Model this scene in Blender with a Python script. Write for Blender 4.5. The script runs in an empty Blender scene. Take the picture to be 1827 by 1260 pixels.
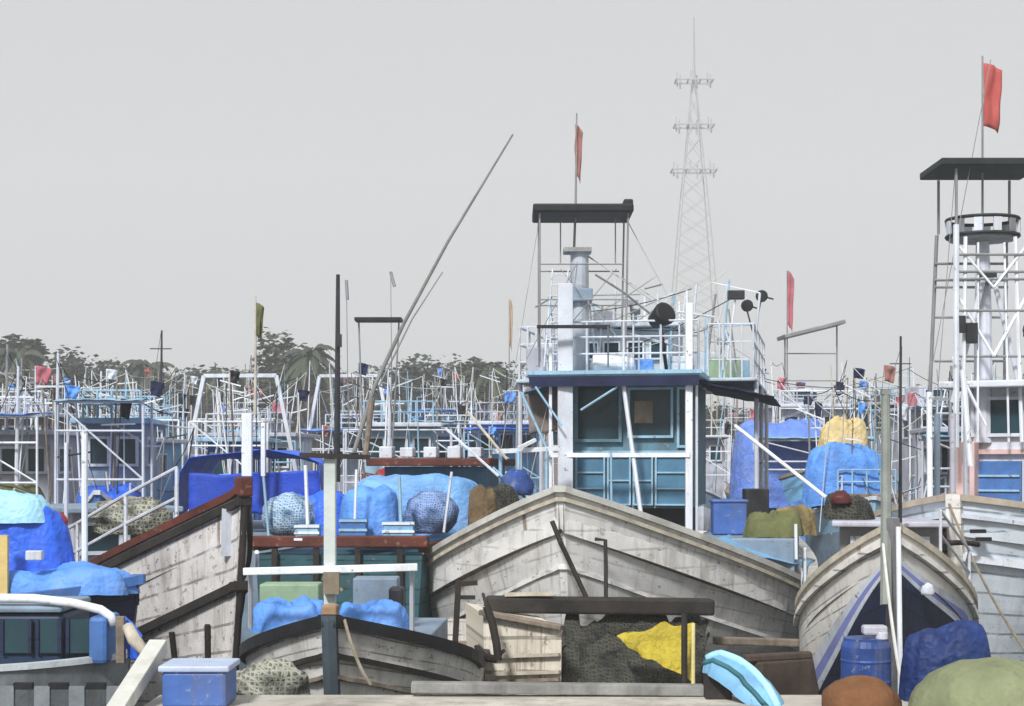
import bpy, math, random
from mathutils import Vector, Matrix, noise
R = math.radians
rnd = random.Random(11)
SC = bpy.context.scene
COL = SC.collection
# ------------------------------------------------------------------ camera, sky, sun, exposure
F = 2897.0; CAMZ = 3.0; HY = 830.0          # focal length, eye height, horizon row (photo pixels)
cam_d = bpy.data.cameras.new("camera"); cam = bpy.data.objects.new("camera", cam_d); COL.objects.link(cam)
cam.location = (0, 0, CAMZ); cam.rotation_euler = (R(90), 0, 0)
cam_d.sensor_width = 36.0; cam_d.lens = 36.0 * F / 1827.0
cam_d.shift_y = (HY - 630.0) / 1827.0
cam_d.clip_start = 0.1; cam_d.clip_end = 6000
SC.camera = cam
SUN_EL, SUN_AZ = 42.0, 200.0                 # azimuth measured clockwise from +Y
W = bpy.data.worlds.new("World"); SC.world = W; W.use_nodes = True
nt = W.node_tree; nt.nodes.clear()
wo = nt.nodes.new("ShaderNodeOutputWorld"); bg = nt.nodes.new("ShaderNodeBackground")
sk = nt.nodes.new("ShaderNodeTexSky"); sk.sky_type = 'NISHITA'; sk.sun_disc = False
sk.sun_elevation = R(SUN_EL); sk.sun_rotation = R(SUN_AZ); sk.dust_density = 6; sk.air_density = 1.2
hs = nt.nodes.new("ShaderNodeHueSaturation"); hs.inputs['Saturation'].default_value = 0.12
hs.inputs['Value'].default_value = 1.0
mx = nt.nodes.new("ShaderNodeMix"); mx.data_type = 'RGBA'; mx.inputs['Factor'].default_value = 0.9
nt.links.new(sk.outputs[0], hs.inputs['Color']); nt.links.new(hs.outputs[0], mx.inputs['A'])
mx.inputs['B'].default_value = (6.62, 6.72, 6.85, 1)     # even overcast cloud layer over the clear sky
nt.links.new(mx.outputs['Result'], bg.inputs['Color']); bg.inputs['Strength'].default_value = 0.10
nt.links.new(bg.outputs[0], wo.inputs['Surface'])
sd = bpy.data.lights.new("sun", 'SUN'); sd.energy = 4.5; sd.angle = R(8); sd.color = (1, .985, .965)
sun = bpy.data.objects.new("sun", sd); COL.objects.link(sun); sun.location = (-20, -30, 60)
sun_dir = Vector((math.sin(R(SUN_AZ)) * math.cos(R(SUN_EL)), math.cos(R(SUN_AZ)) * math.cos(R(SUN_EL)), math.sin(R(SUN_EL))))
sun.rotation_euler = sun_dir.to_track_quat('Z', 'Y').to_euler()
SC.view_settings.view_transform = 'Standard'; SC.view_settings.look = 'None'
SC.view_settings.exposure = 0.0; SC.view_settings.gamma = 1.0
SC.cycles.max_bounces = 6; SC.cycles.transparent_max_bounces = 8; SC.cycles.volume_bounces = 3

def P(px, py, D):                            # photo pixel at depth D -> place in the harbour
    return Vector(((px - 913.5) / F * D, D, CAMZ + (HY - py) / F * D))

# ------------------------------------------------------------------ materials
_M = {}
def mat(name, base, var=0.25, dirt=(0.12, 0.085, 0.06), dirt_amt=0.35, rough=0.65, metal=0.0, scale=2.0,
        planks=None, bump=0.25, streak=True, coord='Object', chips=0.0, chipcol=(0.16, 0.13, 0.10), spec=0.3, trans=0.0, fine=30.0, seam=.75, tint=.28, bdist=.02, crease=False):
    if name in _M: return _M[name]
    m = bpy.data.materials.new(name); m.use_nodes = True
    n = m.node_tree.nodes; l = m.node_tree.links; b = n['Principled BSDF']
    b.inputs['Roughness'].default_value = rough; b.inputs['Metallic'].default_value = metal
    b.inputs['Specular IOR Level'].default_value = spec
    tc = n.new('ShaderNodeTexCoord'); co = tc.outputs[coord]
    def nz(sc, det=6, vec=None, rg=0.6):
        t = n.new('ShaderNodeTexNoise'); t.inputs['Scale'].default_value = sc; t.inputs['Detail'].default_value = det
        t.inputs['Roughness'].default_value = rg
        l.new(vec if vec is not None else co, t.inputs['Vector']); return t.outputs['Fac']
    def ramp(fac, lo, hi):
        r = n.new('ShaderNodeMapRange'); r.inputs['From Min'].default_value = lo; r.inputs['From Max'].default_value = hi
        l.new(fac, r.inputs['Value']); return r.outputs['Result']
    def math_(op, a, b_):
        q = n.new('ShaderNodeMath'); q.operation = op
        for i, x in enumerate((a, b_)):
            if isinstance(x, (int, float)): q.inputs[i].default_value = x
            elif x is not None: l.new(x, q.inputs[i])
        return q.outputs[0]
    def mix(fac, a, b_):
        q = n.new('ShaderNodeMix'); q.data_type = 'RGBA'
        if isinstance(fac, (int, float)): q.inputs['Factor'].default_value = fac
        else: l.new(fac, q.inputs['Factor'])
        for key, x in (('A', a), ('B', b_)):
            if isinstance(x, tuple): q.inputs[key].default_value = (*x, 1)
            else: l.new(x, q.inputs[key])
        return q.outputs['Result']
    c0 = tuple(max(0, x * (1 - var)) for x in base); c1 = tuple(min(1, x * (1 + var)) for x in base)
    col = mix(ramp(nz(scale), 0.35, 0.65), c0, c1)
    col = mix(math_('MULTIPLY', ramp(nz(fine, 3), 0.4, 0.75), 0.35 * min(1, var * 3)), col, tuple(x * 0.7 for x in base))
    if dirt_amt > 0:
        mp = n.new('ShaderNodeMapping'); l.new(co, mp.inputs['Vector'])
        if streak:
            mp.inputs['Scale'].default_value = (5, 0.9, 1) if coord == 'UV' else (5, 5, 0.8)
        else: mp.inputs['Scale'].default_value = (1.7, 1.7, 1.7)
        d = ramp(nz(1.0, 8, mp.outputs[0], 0.65), 0.5, 0.72)
        col = mix(math_('MULTIPLY', d, dirt_amt), col, dirt)
    if chips > 0:
        d = ramp(nz(scale * 4.5, 8, None, 0.7), 0.63 - 0.1 * chips, 0.66 - 0.1 * chips)
        col = mix(math_('MULTIPLY', d, 0.8), col, chipcol)
    if coord == 'UV' and dirt_amt > 0:
        def mapped(sx, sy, off):
            q = n.new('ShaderNodeMapping'); q.inputs['Scale'].default_value = (sx, sy, 1); q.inputs['Location'].default_value = (off, off * .37, 0); l.new(co, q.inputs['Vector']); return q.outputs[0]
        run = math_('MULTIPLY', ramp(nz(1.0, 5, mapped(13, .7, 3.1), .6), .56, .70), ramp(nz(1.0, 3, mapped(.8, .8, 9.0)), .42, .6))
        col = mix(math_('MULTIPLY', run, dirt_amt * 1.3), col, tuple(x * y for x, y in zip(dirt, (.75, .55, .42))))
        scf = ramp(nz(1.0, 7, mapped(2.6, 9, 5.3), .75), .635, .66)
        col = mix(math_('MULTIPLY', scf, dirt_amt * 1.5), col, (.045, .04, .036))
    hgt = nz(fine, 4)
    if crease:
        a_ = math_('ABSOLUTE', math_('SUBTRACT', nz(2.6, 3), 0.5), 0.0); b_2 = math_('ABSOLUTE', math_('SUBTRACT', nz(6.0, 2), 0.5), 0.0)
        hgt = math_('ADD', math_('MULTIPLY', a_, -4.0), math_('MULTIPLY', b_2, -1.8))
    if planks:
        sp = n.new('ShaderNodeSeparateXYZ')
        l.new(co, sp.inputs[0])
        ax = sp.outputs['Y'] if coord == 'UV' else sp.outputs['Z']
        wob = math_('MULTIPLY', nz(1.2, 2), 0.05)
        u = math_('DIVIDE', math_('ADD', ax, wob), planks)
        fr = math_('FRACT', u, 0.0)
        seam_ = math_('LESS_THAN', math_('ABSOLUTE', math_('SUBTRACT', fr, 0.5), 0.0), 0.055)
        brk = ramp(nz(3.0, 3), 0.36, 0.5)
        seam_ = math_('MULTIPLY', seam_, brk)
        # per plank tint
        fl = math_('FLOOR', math_('ADD', u, 0.5), 0.0)
        wn = n.new('ShaderNodeTexWhiteNoise'); wn.noise_dimensions = '1D'; l.new(fl, wn.inputs['W'])
        col = mix(math_('MULTIPLY', wn.outputs['Value'], tint), col, tuple(x * 0.62 for x in base))
        seamf = math_('MULTIPLY', seam_, seam)
        col = mix(seamf, col, tuple(x * 0.22 for x in base))
        hgt = math_('SUBTRACT', math_('MULTIPLY', hgt, 0.5), seam_)
    l.new(col, b.inputs['Base Color'])
    if bump > 0:
        bp = n.new('ShaderNodeBump'); bp.inputs['Strength'].default_value = bump; bp.inputs['Distance'].default_value = bdist
        l.new(hgt, bp.inputs['Height']); l.new(bp.outputs[0], b.inputs['Normal'])
    if trans > 0:
        b.inputs['Transmission Weight'].default_value = trans
    _M[name] = m; return m

def netmat(name, base, line, sc=14.0, kind='WAVE'):
    if name in _M: return _M[name]
    m = bpy.data.materials.new(name); m.use_nodes = True
    n = m.node_tree.nodes; l = m.node_tree.links; b = n['Principled BSDF']; b.inputs['Roughness'].default_value = 0.8
    tc = n.new('ShaderNodeTexCoord')
    nz = n.new('ShaderNodeTexNoise'); nz.inputs['Scale'].default_value = 5; l.new(tc.outputs['Object'], nz.inputs['Vector'])
    nv = n.new('ShaderNodeVectorMath'); nv.operation = 'MULTIPLY_ADD'; nv.inputs[1].default_value = (.12, .12, .12)
    nw = n.new('ShaderNodeTexNoise'); nw.inputs['Scale'].default_value = 3.5; l.new(tc.outputs['Object'], nw.inputs['Vector'])
    l.new(nw.outputs['Color'], nv.inputs[0]); l.new(tc.outputs['Object'], nv.inputs[2])
    outs = []
    for ax in ('DIAGONAL', 'Z', 'X'):
        wv = n.new('ShaderNodeTexWave'); wv.wave_type = 'BANDS'; wv.bands_direction = ax; wv.inputs['Scale'].default_value = sc * .55
        wv.inputs['Distortion'].default_value = 2.5; wv.inputs['Detail'].default_value = 2; l.new(nv.outputs[0], wv.inputs['Vector']); outs.append(wv.outputs['Fac'])
    m0 = n.new('ShaderNodeMath'); m0.operation = 'MINIMUM'; l.new(outs[0], m0.inputs[0]); l.new(outs[1], m0.inputs[1])
    ck = n.new('ShaderNodeMath'); ck.operation = 'MINIMUM'; l.new(m0.outputs[0], ck.inputs[0]); l.new(outs[2], ck.inputs[1])
    r = n.new('ShaderNodeMapRange'); r.inputs['From Min'].default_value = 0.02; r.inputs['From Max'].default_value = 0.55
    l.new(ck.outputs[0], r.inputs['Value'])
    mx = n.new('ShaderNodeMix'); mx.data_type = 'RGBA'; mx.inputs['A'].default_value = (*line, 1); mx.inputs['B'].default_value = (*base, 1)
    l.new(r.outputs[0], mx.inputs['Factor'])
    m2 = n.new('ShaderNodeMix'); m2.data_type = 'RGBA'; m2.inputs['B'].default_value = (*[x * .45 for x in base], 1)
    r2 = n.new('ShaderNodeMapRange'); r2.inputs['From Min'].default_value = 0.45; r2.inputs['From Max'].default_value = 0.7
    l.new(nz.outputs['Fac'], r2.inputs['Value']); l.new(r2.outputs[0], m2.inputs['Factor']); l.new(mx.outputs['Result'], m2.inputs['A'])
    l.new(m2.outputs['Result'], b.inputs['Base Color'])
    bp = n.new('ShaderNodeBump'); bp.inputs['Strength'].default_value = 0.6; bp.inputs['Distance'].default_value = 0.03
    l.new(ck.outputs[0], bp.inputs['Height']); l.new(bp.outputs[0], b.inputs['Normal'])
    _M[name] = m; return m

def glassmat():
    if 'glass' in _M: return _M['glass']
    m = bpy.data.materials.new('window_glass'); m.use_nodes = True; n = m.node_tree.nodes; l = m.node_tree.links; b = n['Principled BSDF']
    b.inputs['Roughness'].default_value = 0.12; b.inputs['Specular IOR Level'].default_value = 0.22
    tc = n.new('ShaderNodeTexCoord'); t = n.new('ShaderNodeTexNoise'); t.inputs['Scale'].default_value = 2.2; l.new(tc.outputs['Object'], t.inputs['Vector'])
    mx = n.new('ShaderNodeMix'); mx.data_type = 'RGBA'; mx.inputs['A'].default_value = (.006, .018, .026, 1); mx.inputs['B'].default_value = (.03, .075, .095, 1)
    l.new(t.outputs['Fac'], mx.inputs['Factor']); l.new(mx.outputs['Result'], b.inputs['Base Color'])
    _M['glass'] = m; return m

GLASS = glassmat()
# boat paints and woods
HULL_A = mat('weathered_white_planking', (.72, .72, .71), .13, (.20, .15, .105), .62, .75, planks=.26, coord='UV', chips=.25, chipcol=(.24, .20, .16), bump=.25, seam=.38, tint=.14)
HULL_B = mat('weathered_grey_planking', (.69, .67, .65), .16, (.19, .125, .085), .66, .78, planks=.32, coord='UV', chips=.5, bump=.4)
HULL_C = mat('worn_grey_planking', (.68, .67, .64), .2, (.17, .14, .10), .5, .8, planks=.17, coord='UV', chips=.4, bump=.5)
HULL_D = mat('dirty_cream_planking', (.68, .63, .53), .2, (.20, .14, .08), .6, .78, planks=.22, coord='UV', chips=.5, bump=.35)
TEAL = mat('teal_paint', (.035, .16, .19), .3, (.05, .06, .05), .4, .6, planks=.2, coord='UV', chips=.3)
CREAM = mat('cream_paint', (.78, .76, .72), .12, (.28, .22, .15), .45, .6, planks=.2, coord='UV', chips=.15)
NAVY = mat('navy_paint', (.012, .022, .06), .4, (.05, .045, .04), .35, .5, planks=.2, coord='UV', chips=.2, chipcol=(.06, .07, .09))
STRIPE_B = mat('blue_stripe_paint', (.22, .26, .58), .15, (.2, .2, .25), .3, .55, coord='UV')
PALEBLUE = mat('pale_blue_white_paint', (.62, .69, .76), .12, (.25, .22, .18), .35, .55, planks=.26, coord='UV', chips=.15)
DKWOOD = mat('dark_tarred_wood', (.022, .019, .017), .5, (.07, .05, .04), .5, .7, streak=False)
REDWOOD = mat('red_brown_paint', (.10, .026, .017), .4, (.03, .02, .02), .5, .65, streak=False, chips=.3, chipcol=(.2, .12, .09))
WOOD = mat('bare_grey_wood', (.22, .18, .14), .35, (.07, .055, .04), .5, .85, scale=4, bump=.5)
PALEWOOD = mat('pale_bleached_wood', (.48, .44, .36), .25, (.2, .15, .1), .4, .8, scale=4)
WHITE = mat('white_gloss_paint', (.72, .76, .82), .08, (.34, .26, .18), .4, .4, chips=.08)
OFFWHITE = mat('chalky_white_paint', (.57, .61, .68), .12, (.25, .2, .16), .45, .55, chips=.12)
LILAC = mat('lilac_grey_paint', (.42, .43, .50), .15, (.2, .17, .15), .4, .6, chips=.15)
BLUEGREY = mat('blue_grey_paint', (.20, .27, .35), .2, (.12, .1, .09), .4, .6, chips=.2)
LTBLUE = mat('light_blue_paint', (.18, .40, .62), .2, (.12, .12, .12), .35, .55, chips=.15)
SKYBLUE = mat('sky_blue_paint', (.28, .47, .62), .15, (.15, .14, .13), .35, .55, chips=.15)
MIDBLUE = mat('mid_blue_paint', (.06, .16, .42), .25, (.06, .06, .07), .35, .55, chips=.15)
TEALPANEL = mat('faded_blue_panel', (.07, .19, .30), .2, (.05, .07, .08), .35, .5, chips=.1)
GREYMETAL = mat('dull_grey_metal', (.26, .27, .28), .2, (.15, .09, .06), .4, .5, .3)
DARKMETAL = mat('dark_metal', (.03, .034, .04), .4, (.07, .04, .03), .3, .55, .2)
BLACK = mat('black_paint', (.012, .013, .016), .4, (.04, .03, .03), .3, .55)
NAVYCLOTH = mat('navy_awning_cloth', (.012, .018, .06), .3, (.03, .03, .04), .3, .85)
RUST = mat('rusty_iron', (.022, .018, .016), .5, (.07, .035, .02), .5, .85, streak=False)
TARP = mat('bright_blue_tarpaulin', (.03, .13, .70), .2, (.2, .25, .4), .25, .5, streak=False, scale=3, bump=.4, fine=12, bdist=.05, crease=True)
TARP2 = mat('faded_blue_tarpaulin', (.10, .28, .72), .25, (.3, .34, .42), .3, .6, streak=False, scale=3, bump=.4, fine=12, bdist=.05, crease=True)
TARPC = mat('pale_cyan_tarpaulin', (.35, .66, .82), .15, (.3, .34, .36), .3, .6, streak=False, scale=3, bump=.4, fine=12, bdist=.05, crease=True)
YTARP = mat('yellow_tarpaulin', (.44, .35, .03), .25, (.16, .11, .02), .35, .6, streak=False, scale=3, bump=.8, fine=12, bdist=.09, crease=True)
YCREAM = mat('sun_faded_yellow_cloth', (.66, .50, .20), .25, (.5, .42, .3), .4, .7, streak=False)
OLIVE = mat('olive_canvas', (.13, .14, .055), .3, (.05, .05, .03), .4, .85, streak=False, bump=.5)
OLIVEG = mat('faded_green_canvas', (.20, .225, .125), .25, (.09, .10, .06), .5, .85, streak=False, bump=.4, scale=1.5, bdist=.04, crease=True)
BROWNC = mat('orange_brown_canvas', (.17, .075, .03), .35, (.05, .03, .02), .5, .85, streak=False, bump=.4, bdist=.04, crease=True)
PLBLUE = mat('blue_plastic', (.02, .06, .24), .3, (.14, .15, .17), .7, .45, scale=3, bump=.15, chips=.35, chipcol=(.16, .19, .26))
PLBLUE2 = mat('royal_blue_plastic', (.06, .14, .42), .2, (.12, .12, .13), .6, .45, scale=3, bump=.15, chips=.3, chipcol=(.2, .25, .4))
ROPE = mat('hemp_rope', (.22, .19, .14), .3, (.08, .06, .05), .3, .9)
DKROPE = mat('dark_rope', (.03, .03, .03), .3, (.06, .05, .04), .3, .9)
WHROPE = mat('white_nylon_rope', (.6, .6, .57), .15, (.3, .26, .2), .3, .8)
BLUENET = netmat('blue_net', (.10, .24, .45), (.42, .55, .68), 16)
BLUENET2 = netmat('deep_blue_net', (.07, .16, .42), (.25, .36, .6), 18)
DARKNET = netmat('dark_green_net', (.012, .014, .012), (.05, .05, .036), 14)
GREYNET = netmat('grey_green_net', (.13, .14, .11), (.36, .36, .30), 12)
REDC = mat('red_flag_cloth', (.42, .09, .08), .15, (.3, .05, .05), .2, .8, streak=False)
REDPLAST = mat('red_plastic', (.34, .03, .03), .2, (.1, .03, .03), .3, .5)
BROWNFLAG = mat('faded_brown_red_cloth', (.30, .14, .12), .2, (.2, .1, .1), .3, .85, streak=False)
PINKFLAG = mat('faded_pink_red_cloth', (.42, .13, .16), .2, (.3, .1, .12), .3, .85, streak=False)
PINKPAINT = mat('pale_pink_paint', (.62, .44, .42), .12, (.3, .2, .16), .35, .6)
GREENP = mat('pale_green_paint', (.28, .40, .26), .2, (.12, .12, .08), .35, .6)
CONC = mat('quay_concrete', (.46, .43, .38), .25, (.12, .11, .09), .75, .9, scale=1.2, bump=.5, streak=False)

# ------------------------------------------------------------------ mesh builder
ORG = {}
class MB:
    def __init__(s): s.v = []; s.f = []; s.uv = []; s.mi = []
    def add(s, vs, fs, mi=0, uvs=None):
        o = len(s.v); s.v += [Vector(x) for x in vs]
        for k, f in enumerate(fs):
            s.f.append(tuple(i + o for i in f)); s.mi.append(mi)
            s.uv.append([uvs[i] for i in f] if uvs else [(s.v[i + o].x, s.v[i + o].z) for i in f])
        return s
    def box(s, c, size, rot=None, mi=0):
        a, b, c_ = [x / 2 for x in size]; M = rot or Matrix.Identity(3); c = Vector(c)
        vs = [c + M @ Vector((x, y, z)) for x in (-a, a) for y in (-b, b) for z in (-c_, c_)]
        return s.add(vs, [(0, 1, 3, 2), (4, 6, 7, 5), (0, 4, 5, 1), (2, 3, 7, 6), (0, 2, 6, 4), (1, 5, 7, 3)], mi)
    def beam(s, a, b, w, h=None, mi=0):
        a, b = Vector(a), Vector(b); h = h or w; d = (b - a).normalized()
        side = d.cross(Vector((0, 0, 1)))
        if side.length < 1e-3: side = Vector((1, 0, 0))
        side.normalize(); up = side.cross(d).normalized()
        vs = [p + side * (x * w / 2) + up * (y * h / 2) for p in (a, b) for x, y in ((-1, -1), (1, -1), (1, 1), (-1, 1))]
        return s.add(vs, [(0, 1, 2, 3), (7, 6, 5, 4), (0, 4, 5, 1), (1, 5, 6, 2), (2, 6, 7, 3), (3, 7, 4, 0)], mi)
    def tube(s, pts, r, n=6, mi=0):
        pts = [Vector(p) for p in pts]; k = len(pts); rs = r if isinstance(r, (list, tuple)) else [r] * k
        vs = []; ref = None
        for i, p in enumerate(pts):
            d = (pts[min(i + 1, k - 1)] - pts[max(i - 1, 0)]).normalized()
            if ref is None: ref = Vector((1, 0, 0)) if abs(d.x) < .8 else Vector((0, 1, 0))
            a = (ref - d * ref.dot(d)).normalized(); b = d.cross(a); ref = a
            for j in range(n):
                t = 2 * math.pi * j / n; vs.append(p + (a * math.cos(t) + b * math.sin(t)) * rs[i])
        fs = [(i * n + j, i * n + (j + 1) % n, (i + 1) * n + (j + 1) % n, (i + 1) * n + j) for i in range(k - 1) for j in range(n)]
        fs += [tuple(reversed(range(n))), tuple((k - 1) * n + j for j in range(n))]
        return s.add(vs, fs, mi)
    def lathe(s, c, prof, n=20, mi=0, axis=None):
        c = Vector(c); vs = []; M = axis or Matrix.Identity(3)
        for r, z in prof:
            for j in range(n):
                t = 2 * math.pi * j / n; vs.append(c + M @ Vector((r * math.cos(t), r * math.sin(t), z)))
        k = len(prof)
        fs = [(i * n + j, i * n + (j + 1) % n, (i + 1) * n + (j + 1) % n, (i + 1) * n + j) for i in range(k - 1) for j in range(n)]
        fs += [tuple(reversed(range(n))), tuple((k - 1) * n + j for j in range(n))]
        return s.add(vs, fs, mi)
    def grid(s, G, mi=0, UV=None, mif=None):
        a, b = len(G), len(G[0]); vs = [p for r in G for p in r]
        uvs = [u for r in UV for u in r] if UV else None
        o = len(s.v); s.v += [Vector(x) for x in vs]
        for i in range(a - 1):
            for j in range(b - 1):
                f = (i * b + j, i * b + j + 1, (i + 1) * b + j + 1, (i + 1) * b + j)
                s.f.append(tuple(q + o for q in f)); s.mi.append(mif(i, j) if mif else mi)
                s.uv.append([uvs[q] for q in f] if uvs else [(s.v[q + o].x, s.v[q + o].z) for q in f])
        return s
    def sweep(s, pts, w, h, mi=0, closed=False):
        pts = [Vector(p) for p in pts]; k = len(pts); vs = []
        for i, p in enumerate(pts):
            d = pts[min(i + 1, k - 1)] - pts[max(i - 1, 0)]; d.z = 0; d.normalize(); sd_ = Vector((d.y, -d.x, 0))
            vs += [p + sd_ * (x * w / 2) + Vector((0, 0, y * h / 2)) for x, y in ((-1, -1), (1, -1), (1, 1), (-1, 1))]
        fs = [(i * 4 + j, i * 4 + (j + 1) % 4, i * 4 + 4 + (j + 1) % 4, i * 4 + 4 + j) for i in range(k - 1) for j in range(4)]
        fs += [(3, 2, 1, 0), tuple((k - 1) * 4 + j for j in range(4))]
        return s.add(vs, fs, mi)
    def blob(s, c, rad, amp=.12, fq=1.6, seed=0, nu=22, nv=14, flat=-.35, mi=0):
        c = Vector(c); G = []
        for i in range(nv + 1):
            th = math.pi * i / nv; row = []
            for j in range(nu + 1):
                ph = 2 * math.pi * (j % nu) / nu
                d = Vector((math.sin(th) * math.cos(ph), math.sin(th) * math.sin(ph), math.cos(th)))
                q = 1 + amp * noise.noise(d * fq + Vector((seed * 7.3, seed * 3.1, 0))) + amp * .5 * noise.noise(d * fq * 3 + Vector((seed, 5, 1)))
                p = Vector((d.x * rad[0] * q, d.y * rad[1] * q, max(d.z * q, flat) * rad[2]))
                row.append(c + p)
            G.append(row)
        return s.grid(G, mi)
    def build(s, name, mats, parent=None, smooth=False, bevel=0.0, label=None, solid=0.0):
        me = bpy.data.meshes.new(name)
        if parent is not None: og = ORG[parent.name]
        else:
            xs = [v.x for v in s.v]; ys = [v.y for v in s.v]; zs = [v.z for v in s.v]
            og = Vector(((min(xs) + max(xs)) / 2, (min(ys) + max(ys)) / 2, min(zs)))
        me.from_pydata([tuple(v - og) for v in s.v], [], s.f)
        for m in (mats if isinstance(mats, (list, tuple)) else [mats]): me.materials.append(m)
        ul = me.uv_layers.new(name='UVMap'); k = 0
        flat = [c for fu in s.uv for uv in fu for c in uv]
        ul.data.foreach_set('uv', flat)
        me.polygons.foreach_set('material_index', s.mi)
        if smooth: me.polygons.foreach_set('use_smooth', [True] * len(s.f))
        me.update()
        o = bpy.data.objects.new(name, me); COL.objects.link(o); ORG[o.name] = og
        if parent is not None: o.parent = parent
        else: o.location = og
        if bevel: q = o.modifiers.new('bevel', 'BEVEL'); q.width = bevel; q.segments = 2; q.limit_method = 'ANGLE'
        if solid: q = o.modifiers.new('solid', 'SOLIDIFY'); q.thickness = solid
        if label: o['label'] = label
        return o

def tag(o, label=None, cat=None, group=None, kind=None):
    if label: o['label'] = label
    if cat: o['category'] = cat
    if group: o['group'] = group
    if kind: o['kind'] = kind
    return o
def thing(name, loc, label, cat, group=None):
    o = bpy.data.objects.new(name, None); COL.objects.link(o); o.location = loc; o.empty_display_size = .2
    ORG[o.name] = Vector(loc); return tag(o, label, cat, group)
def copy_tree(o, parent=None):
    c = o.copy(); COL.objects.link(c); c.parent = parent
    for ch in list(o.children): copy_tree(ch, c)
    return c

class Frame:                                  # local (right, aft, up) of a boat whose bow stands at x,y
    def __init__(s, x, y, deg):
        s.o = Vector((x, y, 0)); t = R(deg); s.a = Vector((math.sin(t), math.cos(t), 0)); s.r = Vector((math.cos(t), -math.sin(t), 0))
        s.m = Matrix(((s.r.x, s.a.x, 0), (s.r.y, s.a.y, 0), (0, 0, 1)))
    def __call__(s, l, q, z): return s.o + s.r * l + s.a * q + Vector((0, 0, z))

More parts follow.
